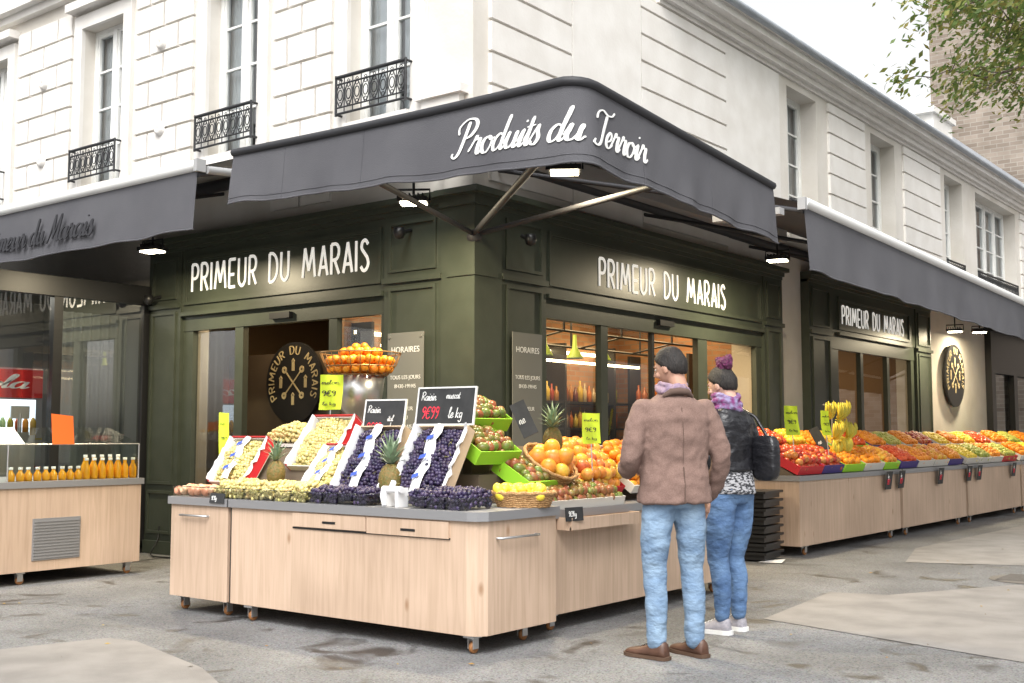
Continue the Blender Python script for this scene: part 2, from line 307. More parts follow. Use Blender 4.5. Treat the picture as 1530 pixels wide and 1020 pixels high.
# ------------------------------------------------------------------ corner building
bld=empty('corner_building')
LW=[(-8.95,-8.02),(-6.25,-5.37),(-3.77,-2.91),(-1.56,-.72)]
RW=[(6.63,7.62),(9.73,10.8),(13.38,14.45),(15.3,18.2),(20.5,21.5)]
ZL0,ZL1=4.28,6.28; ZR0,ZR1=4.15,6.02
mb=MB()
wall(mb,Lp,-16,0,0,9.6,[(a,b,ZL0,ZL1) for a,b in LW]+[(-3.94,-1.0,0,2.56)],.2)
wall(mb,Rp,0,26,0,6.4,[(a,b,ZR0,ZR1) for a,b in RW]+[(.96,5.45,0,2.46),(8.0,11.4,0,2.6),(16.2,21.5,0,2.7)],.28)
mb.poly([(0,0,6.4),(0,3,6.4),(0,3,9.6),(0,0,9.6)]); mb.poly([(0,3,6.4),(-16,3,6.4),(-16,3,9.6),(0,3,9.6)]); mb.poly([(-16,0,9.6),(0,0,9.6),(0,3,9.6),(-16,3,9.6)])
mb.poly([(0,26,0),(-10,26,0),(-10,26,6.4),(0,26,6.4)]); mb.poly([(-16,0,0),(-16,26,0),(-16,26,6.4),(-16,0,6.4)])
mb.poly([(-16,0.3,6.4),(0,0.3,6.4),(0,26,6.4),(-16,26,6.4)])
mb.obj('walls',STONE,bld)
mb=MB()
def rustic(P,u0,u1,z0,z1,joint,bl=.56,ch=.3,w=.038,g=.015):
    z=z0;k=0
    while z<z1-.02:
        zt=min(z+ch,z1)
        if not joint: bx(mb,P,u0,u1,-.01,w,z+g,zt-g)
        else:
            n=max(1,round((u1-u0)/bl)); step=(u1-u0)/n; edges=[u0]+[u0+step*(i+(.5 if k%2 else 0)) for i in range(0 if k%2 else 1,n)]+[u1]
            for a,b in zip(edges,edges[1:]):
                if b-a>.05: bx(mb,P,a+(g if a>u0 else 0),b-(g if b<u1 else 0),-.01,w,z+g,zt-g)
        z+=ch;k+=1
for a,b in [(-11.5,-9.2),(-7.78,-6.5),(-5.12,-4.03),(-2.67,-1.8)]:
    rustic(Lp,a,b,3.55,6.55,True); rustic(Lp,a,b,7.1,9.5,True)
for a,b in [(.22,1.49),(2.82,4.8),(8.0,9.4),(11.15,13.05),(18.5,20.2),(21.8,25.5)]: rustic(Rp,a,b,3.55,6.1,False)
mb.obj('rusticated_blocks',STONE2,bld)
mb=MB()
for a,b in LW:
    t=.17
    bx(mb,Lp,a-t,a,.0,.05,ZL0-.1,ZL1+t); bx(mb,Lp,b,b+t,.0,.05,ZL0-.1,ZL1+t); bx(mb,Lp,a,b,.0,.05,ZL1,ZL1+t); bx(mb,Lp,a-t-.05,b+t+.05,0,.12,ZL0-.17,ZL0-.1)
    bx(mb,Lp,a,b,-.2,.1,ZL0-.1,ZL0-.001)
    bx(mb,Lp,a-.22,b+.22,0,.16,6.5,6.6)
bx(mb,Lp,-16,.05,0,.10,6.72,6.82); bx(mb,Lp,-16,.05,0,.2,6.82,6.9); bx(mb,Lp,-16,.05,0,.16,6.9,6.98)
for a,b in RW: bx(mb,Rp,a-.05,b+.05,-.28,.06,ZR0-.09,ZR0-.001)
for z0,z1,w in [(6.12,6.17,.04),(6.17,6.25,.1),(6.25,6.31,.16),(6.31,6.40,.27),(6.40,6.45,.31)]: bx(mb,Rp,3.2,26,0,w,z0,z1)
bx(mb,Rp,1.5,2.8,0,.04,3.5,6.1); bx(mb,Rp,4.82,6.35,0,.02,3.5,6.1)
bx(mb,Lp,-.6,-.05,0,.12,4.32,4.4); bx(mb,Lp,-.55,-.1,0,.08,4.24,4.32)
for u in (-7.1,-4.6):
    for zc in (4.75,5.75): mb.lathe([(0,.03),(.04,.05),(.07,.035),(.09,.0)],n=20,M=Matrix.Translation((u,-.038,zc))@Matrix.Rotation(rad(90),4,'X'))
mb.obj('trim_and_cornices',STONE2,bld)
mb=MB(); mb.tube([(.33,3.2,6.44),(.33,26,6.44)],.05,8); mb.box(-4,.30,3.2,26,6.452,6.47)
mb.prism([(.05,14.5,6.47),(-.35,14.5,7.15),(-3,14.5,7.5),(-3,14.5,6.47)],(0,11,0))
mb.obj('zinc_roof',ZINC,bld)
mb=MB(); mb.box(-.75,-.1,13.2,14.3,6.47,7.15); mb.box(-.8,-.05,13.1,14.4,7.15,7.25); mb.obj('roof_chimney',STONE2,bld)
fr=MB(); gl=MB(); cu=MB(); rm=MB()
def window(P,a,b,z0,z1,w,rows=3,leaves=2):
    t=.055
    ring_frame(fr,P,a,b,z0,z1,t,w-.05,w+.02)
    n=leaves; step=(b-a-2*t)/n
    for i in range(1,n): bx(fr,P,a+t+step*i-.04,a+t+step*i+.04,w-.045,w+.03,z0+t,z1-t)
    for i in range(n):
        x0=a+t+step*i+(.04 if i else 0); x1=a+t+step*(i+1)-(.04 if i<n-1 else 0)
        ring_frame(fr,P,x0,x1,z0+t,z1-t,.035,w-.04,w+.01)
        for k in range(1,rows+1): zz=z0+t+(z1-z0-2*t)*k/(rows+1); bx(fr,P,x0+.035,x1-.035,w-.03,w+.005,zz-.012,zz+.012)
    gl.poly([P(a+t,w-.02,z0+t),P(b-t,w-.02,z0+t),P(b-t,w-.02,z1-t),P(a+t,w-.02,z1-t)])
    W=b-a
    for c0,c1 in ((a+.02,a+W*.46),(b-W*.44,b-.02)):
        r=[[],[]]
        for k in range(25):
            u=c0+(c1-c0)*k/24; ww=w-.12+.025*math.sin(k*1.9)
            r[0].append(P(u,ww,z0)); r[1].append(P(u,ww,z1))
        cu.grid(r)
    bx(rm,P,a-.3,b+.3,w-1.2,w-1.19,z0-.3,z1+.3); bx(rm,P,a-.3,a-.29,w-1.2,w-.06,z0-.3,z1+.3); bx(rm,P,b+.29,b+.3,w-1.2,w-.06,z0-.3,z1+.3); bx(rm,P,a-.3,b+.3,w-1.2,w-.06,z1+.29,z1+.3); bx(rm,P,a-.3,b+.3,w-1.2,w-.06,z0-.3,z0-.29)
for a,b in LW: window(Lp,a,b,ZL0,ZL1,-.16)
for a,b in RW: window(Rp,a,b,ZR0,ZR1,-.26,leaves=4 if b-a>2 else 2)
fr.obj('window_frames',OFFW,bld); gl.obj('window_glass',GLASS,bld); cu.obj('curtains',CURT,bld); rm.obj('room_interiors',ROOM,bld)
mb=MB()
def railing(P,a,b,z0,z1,w):
    for z_,r in ((z0,.012),(z1,.018),(z1-.07,.009),(z0+.06,.008)): mb.tube([P(a,w,z_),P(b,w,z_)],r,6)
    for u in (a,b):
        for z_ in (z0,z1): mb.tube([P(u,0,z_),P(u,w,z_)],.012,6)
        mb.tube([P(u,w,z0-.02),P(u,w,z1+.02)],.014,6)
    n=round((b-a)/.115); st=(b-a)/n; zc=(z0+z1)/2; h=(z1-.07-z0-.06)/2
    for i in range(n):
        u=a+st*(i+.5)
        mb.tube([P(u+.032*math.cos(t),w,zc+h*.45*math.sin(t)) for t in [k*math.pi/6 for k in range(12)]],.006,5,closed=True)
        for s in (-1,1):
            mb.tube([P(u+s*(.01+.04*math.sin(t)),w,zc-h+2*h*t/math.pi) for t in [k*math.pi/8 for k in range(9)]],.006,5)
            mb.tube([P(u+.018*math.cos(t)*s,w,zc+s*h*.75+.018*math.sin(t)) for t in [k*math.pi/4 for k in range(8)]],.005,4,closed=True)
        mb.tube([P(a+st*i,w,z0),P(a+st*i,w,z1)],.006,5)
        mb.tube([P(u,w,z1-.035),P(u+.02,w,z1-.05),P(u,w,z1-.065),P(u-.02,w,z1-.05)],.005,4,closed=True)
for a,b in LW: railing(Lp,a-.06,b+.02,4.37,4.73,.13)
for a,b in RW: railing(Rp,a+.02,b-.02,4.15,4.45,.02)
mb.obj('balcony_railings',IRON,bld)
# ------------------------------------------------------------------ shopfront
shop=empty('greengrocer_shopfront')
mb=MB()
def shopface(P,u0,u1,sign,ztop=3.42,zl=2.46,pil=(),swz=(2.68,3.2),mi=0):
    bx(mb,P,u0,u1,.0,.10,zl+.12,ztop-.1,mi)
    bx(mb,P,u0,u1+.0,.0,.16,ztop-.1,ztop-.05,mi); bx(mb,P,u0,u1,.0,.23,ztop-.05,ztop,mi); bx(mb,P,u0,u1,.0,.13,ztop-.14,ztop-.1,mi)
    ring_frame(mb,P,sign[0],sign[1],swz[0],swz[1],.035,.10,.128,mi)
    ring_frame(mb,P,sign[0]+.035,sign[1]-.035,swz[0]+.035,swz[1]-.035,.015,.10,.114,mi)
    bx(mb,P,sign[0]-.03,sign[1]+.03,.10,.145,zl+.10,zl+.14,mi)
    for a,b in pil:
        bx(mb,P,a,b,.0,.12,.14,zl+.12,mi); bx(mb,P,a-.01,b+.01,.0,.15,.005,.14,mi)
        bx(mb,P,a,b,.10,.12,zl+.12,ztop-.14,mi)
        g=.07
        if b-a>.3:
            ring_frame(mb,P,a+g,b-g,.75,2.62,.03,.12,.142,mi); ring_frame(mb,P,a+g,b-g,.22,.68,.03,.12,.142,mi); ring_frame(mb,P,a+g,b-g,2.76,ztop-.2,.03,.12,.142,mi)
        bx(mb,P,a,b,.12,.155,2.66,2.71,mi)
shopface(Lp,-4.6,-.24,(-3.97,-1.0),pil=((-4.6,-4.02),(-.96,-.24)))
shopface(Rp,.24,6.1,(.98,5.5),pil=((.24,.93),(5.56,6.1)))
shopface(Rp,6.95,12.0,(7.97,10.95),ztop=3.5,zl=2.6,pil=((6.95,7.7),(11.25,12.0)),swz=(2.78,3.25))
mb.box(-.24,.14,-.14,.24,.14,3.28); mb.box(-.25,.17,-.17,.25,.005,.14); mb.box(-.25,.24,-.24,.25,3.37,3.422); mb.box(-.25,.17,-.17,.25,3.28,3.37)
mb.box(-.17,.155,-.155,.17,2.66,2.71)
def mull(P,items,zl,w0=.0,w1=.07):
    for a,b in items: bx(mb,P,a,b,w0,w1,.005,zl)
bx(mb,Lp,-4.02,-.96,-.02,.08,2.40,2.58); mull(Lp,((-4.02,-3.86),(-3.15,-3.02),(-1.74,-1.63),(-1.04,-.96)),2.40)
bx(mb,Rp,.93,5.56,-.02,.08,2.38,2.58); mull(Rp,((.93,1.0),(1.93,2.05),(3.93,4.15),(5.42,5.56)),2.38)
bx(mb,Rp,1.0,1.93,-.02,.06,.005,.55); bx(mb,Rp,2.05,3.0,-.02,.05,.005,.12)
bx(mb,Rp,7.7,11.25,-.02,.08,2.5,2.72); mull(Rp,((7.7,8.05),(8.9,9.0),(10.0,10.1),(11.1,11.25)),2.5)
bx(mb,Lp,-3.86,-3.15,-.02,.05,.005,.16); bx(mb,Lp,-1.63,-1.04,-.02,.05,.005,.16)
mb.obj('green_joinery',GREEN,shop)
mb=MB()
bx(mb,Rp,2.95,3.0,0,.05,.1,2.38); bx(mb,Rp,3.0,3.9,.0,.04,1.2,1.23)
bx(mb,Rp,15.6,24,0,.12,2.5,3.4)
for u in (15.6,17.2,18.8,20.4,22): bx(mb,Rp,u,u+.25,0,.12,.005,2.5)
bx(mb,Rp,15.6,24,.12,.3,3.3,3.4)
bx(mb,Lp,-2.55,-2.25,.08,.13,2.44,2.50); bx(mb,Rp,3.0,3.3,.08,.13,2.46,2.52)
bx(mb,Lp,-.75,-.69,.14,.2,.28,.36)
mb.tube([(-4.3,-.13,.3),(-4.3,-.14,.16),(-4.2,-.3,.02),(-4.0,-.4,.015),(-3.7,-.35,.015)],.008,6)
mb.obj('black_fittings',BLACK,shop)
mb=MB()
for P,a,b in ((Rp,1.0,1.93),(Rp,2.05,2.95),(Rp,4.15,5.42),(Rp,8.05,8.9),(Rp,9.0,10.0),(Rp,10.1,11.1),(Rp,15.85,17.2),(Rp,17.45,18.8),(Rp,19.05,20.4)):
    mb.poly([P(a,.02,.12),P(b,.02,.12),P(b,.02,2.5 if b>6 else 2.39),P(a,.02,2.5 if b>6 else 2.39)])
mb.obj('shop_glass',SHOPG,shop)
mb=MB()
for P,a,b in ((Lp,-3.86,-3.15),(Lp,-1.63,-1.04)):
    mb.poly([P(a,.02,.12),P(b,.02,.12),P(b,.02,2.39),P(a,.02,2.39)])
mb.obj('door_side_glass',SHOPG2,shop)
def stx(P,u0,u1,zb,h,w):
    m_=MB(); tw=textw('PRIMEUR DU MARAIS',CP,.1); s=(u1-u0)/tw
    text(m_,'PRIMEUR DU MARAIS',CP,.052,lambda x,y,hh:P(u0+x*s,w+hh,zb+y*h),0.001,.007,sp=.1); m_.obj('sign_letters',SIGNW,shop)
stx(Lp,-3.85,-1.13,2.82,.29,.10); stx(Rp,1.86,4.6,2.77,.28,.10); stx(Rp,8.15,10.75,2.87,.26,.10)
def fnt(txt,size,loc,rot,m,par,align='CENTER',name='lettering',shear=0,ls=1.3):
    c=bpy.data.curves.new(name,'FONT'); c.body=txt; c.size=size; c.align_x=align; c.extrude=.0008; c.shear=shear; c.space_line=ls; c.materials.append(m)
    o=bpy.data.objects.new(name,c); COL.objects.link(o); o.location=loc; o.rotation_euler=rot; o.parent=par; return o
PLATE=mat('plate_grey',(.19,.19,.17),.25)
RL=(rad(90),0,0); RR=(rad(90),0,rad(90))
s1=empty('opening_hours_sign'); mb=MB(); bx(mb,Lp,-.86,-.42,.16,.168,1.12,2.2)
for u in (-.83,-.45): 
    for z_ in (2.16,1.16): mb.tube([Lp(u,.14,z_),Lp(u,.178,z_)],.012,8)
mb.obj('plate',PLATE,s1)
fnt('HORAIRES',.075,(-.64,-.17,2.02),RL,CHALK,s1); fnt('TOUS LES JOURS\n8H30-19H45',.05,(-.64,-.17,1.78),RL,CHALK,s1,ls=1.6); fnt('PRIMEUR\nDU\nMARAIS',.05,(-.64,-.17,1.5),RL,CHALK,s1,ls=1.6)
s1=empty('opening_hours_sign'); mb=MB(); bx(mb,Rp,.36,.80,.16,.168,1.12,2.2); mb.obj('plate',PLATE,s1)
fnt('HORAIRES',.075,(.17,.58,2.02),RR,CHALK,s1); fnt('TOUS LES JOURS\n8H30-19H45',.05,(.17,.58,1.78),RR,CHALK,s1,ls=1.6); fnt('PRIMEUR\nDU\nMARAIS',.05,(.17,.58,1.5),RR,CHALK,s1,ls=1.6)
def disc(P,uc,w,zc,R,name):
    e=empty(name); m_=MB(); pts=[P(uc+R*math.cos(t),w,zc+R*math.sin(t)) for t in [k*math.pi/24 for k in range(48)]]
    h=V(P(0,.04,0))-V(P(0,0,0)); m_.prism(pts,h); m_.obj('disc',BLACK,e)
    m_=MB(); txt='PRIMEUR DU MARAIS'; tw=textw(txt,CP,.12); hh=R*.2; s=(math.pi*1.35*R*.7)/tw
    def mp(x,y,h_):
        a=math.pi*1.175-(x*s)/(R*.7); r=R*.7+y*hh; return P(uc+r*math.cos(a),w+.04+h_,zc+r*math.sin(a))
    text(m_,txt,CP,.055,mp,.001,.006,sp=.12)
    mq=lambda x,y,h_:P(uc+x*R,w+.04+h_,zc+y*R)
    for ang in (45,135):
        c,s_=math.cos(rad(ang)),math.sin(rad(ang)); k=.0005*ang/10
        stroke(m_,[(-.42*c,-.42*s_),(0,0),(.42*c,.42*s_)],.018,mq,.001,.006+k*.2)
    for ang in (45,135,225,315):
        c,s_=math.cos(rad(ang))*.45,math.sin(rad(ang))*.45
        stroke(m_,[(c+.06*math.cos(t),s_+.06*math.sin(t)) for t in [k*.785 for k in range(9)]],.03,mq,.001,.0075)
    for (cx,cy) in ((0,.42),(0,-.42),(-.45,0),(.45,0)):
        stroke(m_,[(cx,cy-.13),(cx,cy),(cx,cy+.1)],.05,mq,.001,.005); stroke(m_,[(cx-.05,cy+.1),(cx,cy+.16),(cx+.05,cy+.1)],.02,mq,.001,.0065)
    m_.obj('gold_lettering',GOLD,e)
disc(Lp,-3.28,-.88,1.86,.45,'round_wall_sign'); disc(Rp,13.35,.06,2.34,.56,'round_wall_sign')
# interior
inn=empty('shop_interior'); mb=MB()
mb.box(-6,-.3,.3,7,.0,.012); mb.obj('floor',mat('shop_floor',(.2,.18,.16),.4),inn)
mb=MB(); mb.box(-6.0,-.02,.02,7,3.0,3.05); mb.box(-6,-5.95,.3,7,0,3); mb.obj('ceiling_and_walls',mat('tan_plaster',(.5,.36,.2),.8),inn)
mb=MB(); mb.box(-4.5,-1.75,.92,1.0,0.01,2.2); mb.obj('partition',mat('partition_dark',(.07,.05,.035),.6,col2=(.09,.065,.04),vscale=2),inn)
mb=MB(); mb.box(-2.75,-2.65,1.0,6.6,0.01,3.0); mb.box(-2.65,-.02,6.5,6.6,.01,3.0); mb.obj('brick_wall',BRICKI,inn)
mb=MB()
for zz in (.6,1.0,1.35,1.7): mb.box(-2.64,-2.35,1.1,6.3,zz,zz+.03); mb.box(-2.3,-.35,6.2,6.49,zz,zz+.03)
for yy in (1.1,2.3,3.5,4.7,5.9): mb.box(-2.64,-2.33,yy,yy+.04,.01,2.5)
for xx in (-2.3,-1.35,-.4): mb.box(xx,xx+.04,6.2,6.49,.01,2.4)
for yy in (1.4,2.2,3.0,3.8,4.6,5.4): mb.tube([(-1.6,yy,2.35),(-1.6,yy,3.0)],.014,6)
mb.tube([(-1.6,1.2,2.35),(-1.6,6,2.35)],.016,6); mb.tube([(-1.0,1.2,2.45),(-1.0,6,2.45)],.016,6)
for yy in (1.6,2.8,4.0,5.2): mb.tube([(-1.0,yy,2.45),(-1.0,yy,3.0)],.014,6); mb.tube([(-1.0,yy,2.45),(-1.6,yy,2.35)],.012,6)
mb.box(-3.0,-1.9,.5,.9,.01,.9); mb.obj('shelving',BLACK,inn)
mb=MB(); mb.box(-2.6,-2.56,1.1,6.0,2.38,2.42); mb.box(-2.2,-2.16,1.1,6.3,2.22,2.25); mb.box(-1.9,-1.86,1.2,5.5,2.92,2.95); mb.obj('led_strips',LED,inn)
mb=MB()
for yy in (1.5,2.1,2.7,3.3,3.9): mb.lathe([(.02,2.45),(.03,2.3),(.1,2.18),(.1,2.17),(.02,2.28)],(-1.2,yy,0),16)
mb.obj('pendant_lamps',mat('pendant_green',(.35,.5,.1),.4),inn)
mb=MB()
for zz in (.63,1.03,1.38,1.73):
    for i in range(64):
        k=i%7; r=.032+.006*(k%3); h=.2+.03*((i*3)%4)
        if i<46: xx,yy=-2.47,1.18+i*.11
        else: xx,yy=-2.2+(i-46)*.1,6.33
        mb.lathe([(.001,zz),(r,zz+.002),(r,zz+h*.6),(r*.35,zz+h*.8),(r*.35,zz+h),(.001,zz+h)],(xx,yy,0),8)
for zz in (.75,1.2,1.65,2.1):
    for i in range(36): mb.lathe([(.001,zz),(.045,zz+.002),(.045,zz+.16),(.02,zz+.22),(.001,zz+.24)],(-2.7,7.5+i*.12,0),8)
BOT=matr('bottle_colours',[(.3,.03,.02),(.5,.35,.05),(.05,.12,.03),(.6,.5,.3),(.1,.03,.03),(.5,.15,.02)],.2)
mb.obj('bottles',BOT,inn)
mb=MB(); mb.box(-3,-2.9,7.3,12,0,3.2); mb.box(-3,-.05,7.2,7.3,0,3.2); mb.box(-3,-.05,12,12.1,0,3.2); mb.box(-3,-.05,7.3,12,3.1,3.15)
for zz in (.72,1.17,1.62,2.07): mb.box(-2.9,-2.55,7.35,11.95,zz,zz+.03)
mb.obj('neighbour_shelves',mat('warm_brown',(.25,.15,.08),.8),inn)
mb=MB(); mb.box(-4,-3.9,15,24,0,3.2); mb.box(-4,-.3,15,24,3.2,3.25); mb.obj('far_shop_back',mat('dim_grey',(.1,.09,.08),.8),inn)
def area(name,loc,e,col,sx,sy,rot=(0,0,0),par=None):
    l=bpy.data.lights.new(name,'AREA'); l.energy=e; l.color=col; l.shape='RECTANGLE'; l.size=sx; l.size_y=sy
    o=bpy.data.objects.new(name,l); COL.objects.link(o); o.location=loc; o.rotation_euler=rot
    if par: o.parent=par
    return o
area('ceiling_light',(-1.3,3.6,2.93),190,(1,.70,.38),1,5,par=inn); area('ceiling_light',(-3,.5,2.9),30,(1,.75,.45),1.5,.4,par=inn); area('ceiling_light',(-1.6,9.6,3.05),60,(1,.75,.45),1,3,par=inn)
# ------------------------------------------------------------------ glazed side porch on the left
por=empty('glazed_porch'); mb=MB()
PX=lambda u,w,z:(-4.6+w,u,z)
bx(mb,PX,-5,-.0,-.1,.05,2.72,2.92)
for u in (-.2,-1.27,-2.5,-3.7,-5.0): bx(mb,PX,u,u+.1 if u<-.3 else -.13,-.06,.03,.05,2.72)
bx(mb,PX,-5,-.13,-.06,.03,.0,.12); mb.box(-8,-4.7,-5,-.02,2.9,2.95)
mb.obj('steel_frame',BLACK,por)
mb=MB(); mb.poly([PX(-5,0,.12),PX(-1.2,0,.12),PX(-1.2,0,2.72),PX(-5,0,2.72)]); mb.obj('glass',SHOPG,por)
mb=MB(); mb.poly([PX(-1.17,0,.12),PX(-.2,0,.12),PX(-.2,0,2.72),PX(-1.17,0,2.72)]); mb.obj('reflective_glass',SHOPG2,por)
mb=MB(); mb.box(-7,-6.9,-5,0,0,2.9); mb.box(-7,-4.7,-.05,-.03,0,2.9); mb.obj('back_wall',mat('porch_grey',(.16,.16,.16),.7),por)
mb=MB()
rows=[[],[]]
for k in range(60):
    y=-1.15+k*.0155; x=-4.85+.03*math.sin(k*.9); rows[0].append((x,y,.2)); rows[1].append((x,y,2.6))
mb.grid(rows); mb.obj('reflection_sheet',mat('reflection_grey',(.28,.29,.31),.7),por)  # wavy grey sheet put behind the pane in place of its streaked reflection
frd=empty('drinks_fridge',(0,.55,0)); mb=MB(); mb.box(-5.9,-5.3,-2.5,-1.5,.1,2.0)
mb.obj('cabinet',mat('fridge_grey',(.3,.3,.3),.4),frd)
mb=MB(); mb.box(-5.30,-5.27,-2.48,-1.52,1.68,1.98); mb.obj('header',mat('fridge_red',(.6,.01,.01),.4),frd)
mb=MB(); text(mb,'cola',SC,.12,lambda x,y,h:(-5.268+h,-2.3+x*.2,1.78+y*.07),.0,.003,callig=True,slant=.3); mb.obj('header_script',WHITEL,frd)
mb=MB(); mb.box(-5.30,-5.295,-2.42,-1.58,.3,1.66); mb.obj('lit_shelves',FRE,frd)
mb=MB()
for zz in (.35,.65,.95,1.25):
    mb.box(-5.29,-5.2,-2.45,-1.55,zz-.02,zz,0)
    for i in range(10): mb.lathe([(.001,zz),(.033,zz),(.033,zz+.17),(.012,zz+.22),(.001,zz+.22)],(-5.24,-2.4+i*.085,0),8)
mb.obj('drinks',matr('drink_cols',[(.5,.02,.02),(.6,.3,.02),(.05,.3,.05),(.5,.5,.4)],.25),frd)
area('porch_light',(-5.4,-1.6,2.8),35,(1,.95,.85),.6,1.5,par=por)
cs=empty('counter_scale'); mb=MB(); mb.box(-5.0,-4.72,-1.75,-1.35,.9,1.28); mb.box(-4.97,-4.75,-1.7,-1.4,1.28,1.31); mb.box(-5.0,-4.7,-2.4,-1.2,.0,.9); mb.tube([(-4.85,-1.45,1.3),(-4.85,-1.45,1.5)],.02,8); mb.box(-4.86,-4.84,-1.55,-1.35,1.45,1.58); mb.obj('body',STEEL,cs)
# ------------------------------------------------------------------ awnings
def path_corner(ax,ay,x0,y1,r=.14,n=10):
    pts=[(x0+(ax-r-x0)*i/16,ay) for i in range(17)]
    pts+=[(ax-r+r*math.sin(t),ay+r-r*math.cos(t)) for t in [math.pi/2*k/n for k in range(1,n+1)]]
    pts+=[(ax,ay+r+(y1-ay-r)*i/14) for i in range(1,15)]
    return pts
AX,AY=2.94,-2.6
pc=path_corner(AX,AY,-.02,-.2)
S=[0]
for a,b in zip(pc,pc[1:]): S.append(S[-1]+math.hypot(b[0]-a[0],b[1]-a[1]))
SL=S[-1]
def atp(s):
    s=min(max(s,0),SL-1e-6)
    for i in range(len(S)-1):
        if S[i]<=s<=S[i+1]:
            t=(s-S[i])/(S[i+1]-S[i]); a,b=pc[i],pc[i+1]; d=V((b[0]-a[0],b[1]-a[1])).normalized()
            return V((a[0]+(b[0]-a[0])*t,a[1]+(b[1]-a[1])*t)),V((d.y,-d.x))
def lerp(a,b,t): return a+(b-a)*t
def ztop(s): 
    c=2.85
    return (lerp(3.25,3.215,s/c) if s<c else lerp(3.215,3.03,(s-c)/(SL-c)))-.012*math.sin(math.pi*min(s/c,1))
def zbot(s):
    c=2.85
    return (lerp(2.89,2.76,s/c) if s<c else lerp(2.76,2.63,(s-c)/(SL-c)))+.006*math.sin(s*9)
def bulge(s,t): return .012*math.sin(s*5+1)*t+.01*math.sin(s*13)*t*t+.03*t+.006*math.sin(s*23+t*3)*t
aw=empty('shop_awning'); mb=MB(); rows=[]
ns=110
for j in range(9):
    t=j/8; row=[]
    for i in range(ns+1):
        s=SL*i/ns; p,nn=atp(s); p=p+nn*bulge(s,t); row.append((p.x,p.y,lerp(ztop(s),zbot(s),t)))
    rows.append(row)
mb.grid(rows)
hem=[]
for i in range(ns+1):
    s=SL*i/ns; p,nn=atp(s); hem.append((p.x+nn.x*(bulge(s,1)),p.y+nn.y*(bulge(s,1)),zbot(s)))
mb.tube(hem,.007,5)
hem2=[]
for i in range(ns+1):
    s=SL*i/ns; p,nn=atp(s); hem2.append((p.x+nn.x*(bulge(s,.9)+.001),p.y+nn.y*(bulge(s,.9)+.001),lerp(ztop(s),zbot(s),.9)))
mb.tube(hem2,.003,4)
for s0 in (.55,1.3,3.5,4.35):
    q=[]
    for k in range(9):
        t=k/8; p,nn=atp(s0); q.append((p.x+nn.x*(bulge(s0,t)+.0005),p.y+nn.y*(bulge(s0,t)+.0005),lerp(ztop(s0),zbot(s0),t)))
    mb.tube(q,.0028,4)
roofz=4.15
top=[(*atp(SL*i/ns)[0],ztop(SL*i/ns)) for i in range(ns+1)]
rows=[[],[]]
for i,p in enumerate(top): rows[0].append(p); rows[1].append((-.0+.03,-.03,roofz))
mb.grid(rows,0,False)
mb.obj('fabric',FAB,aw)
mb=MB(); mb.tube([(p[0],p[1],p[2]+.01) for p in top],.028,8)
mb.tube([(.1,-.1,3.02),(1.15,-2.5,2.97)],.022,8); mb.tube([(.12,-.12,3.02),(2.8,-2.45,3.05)],.026,8); mb.tube([(.12,-.08,3.02),(2.88,-1.2,2.95)],.024,8)
mb.tube([(.05,-.05,4.0),(2.85,-2.5,3.16)],.03,8); mb.tube([(0,-2.58,3.1),(0,-.1,3.9)],.025,8); mb.tube([(2.92,-.22,2.98),(.1,-.12,3.85)],.025,8)
mb.tube([(0,-2.57,3.16),(2.8,-2.57,3.12)],.028,8); mb.tube([(2.9,-2.5,3.1),(2.9,-.2,2.96)],.028,8)
mb.lathe([(.0,-.06),(.06,-.04),(.07,0),(.04,.05),(0,.06)],(.12,-.12,3.0),12)
mb.obj('frame',FABD,aw)
tx='Produits du Terroir'; mb=MB(); un=.1
def mpa(x,y,h):
    s=2.06+x*un; z_=lerp(2.915,2.855,x/17)+y*.093
    p,nn=atp(s); t=(ztop(s)-z_)/(ztop(s)-zbot(s)); p=p+nn*(bulge(s,t)+h); return (p.x,p.y,z_)
text(mb,tx,SC,.105,mpa,.003,.006,callig=True,slant=.32,sp=.0); mb.obj('script_lettering',WHITEL,aw)
def awn(name,p0,p1,zt0,zt1,zb0,zb1,w0,w1,barm):
    e=empty(name); m_=MB(); p0=V(p0);p1=V(p1); d=(p1-p0); Ln=d.length; d.normalize(); nn=V((d.y,-d.x)); n=int(Ln/.06); rows=[]
    for j in range(7):
        t=j/6; row=[]
        for i in range(n+1):
            s=Ln*i/n; b=.012*math.sin(s*4.3+1)*t+.01*math.sin(s*11)*t*t+.03*t; q=p0+d*s+nn*b
            zb=lerp(zb0,zb1,s/Ln)+.005*math.sin(s*8); row.append((q.x,q.y,lerp(lerp(zt0,zt1,s/Ln),zb,t)))
        rows.append(row)
    m_.grid(rows); m_.tube(rows[-1],.007,5)
    w0=V(w0);w1=V(w1)
    m_.poly([(p0.x,p0.y,zt0),(p1.x,p1.y,zt1),tuple(w1),tuple(w0)]); m_.obj('fabric',FAB,e)
    m_=MB(); m_.tube([(p0.x,p0.y,zt0+.01),(p1.x,p1.y,zt1+.01)],.042,10); m_.obj('front_bar',barm,e)
    m_=MB()
    k=max(2,int(Ln/2.4))
    for i in range(k+1):
        q=p0+d*(Ln*i/k); w=w0+(w1-w0)*(i/k); m_.tube([(q.x,q.y,lerp(zt0,zt1,i/k)-.06),tuple(w-V((0,0,.35)))],.022,6)
    m_.tube([tuple(w0-V((0,0,.25))),tuple(w1-V((0,0,.25)))],.07,8); m_.obj('arms',FABD,e)
    return e
a2=awn('shop_awning',(-9.5,-2.6),(-.42,-2.6),3.22,3.22,2.76,2.76,(-9.5,-.03,4.2),(-.42,-.03,4.2),WHITE)
mb=MB()
def mpl(x,y,h): return (-3.45+x*.125,-2.6-.045-h-.012*math.sin((x*.125+6.05)*4.3+1),2.86+y*.1)
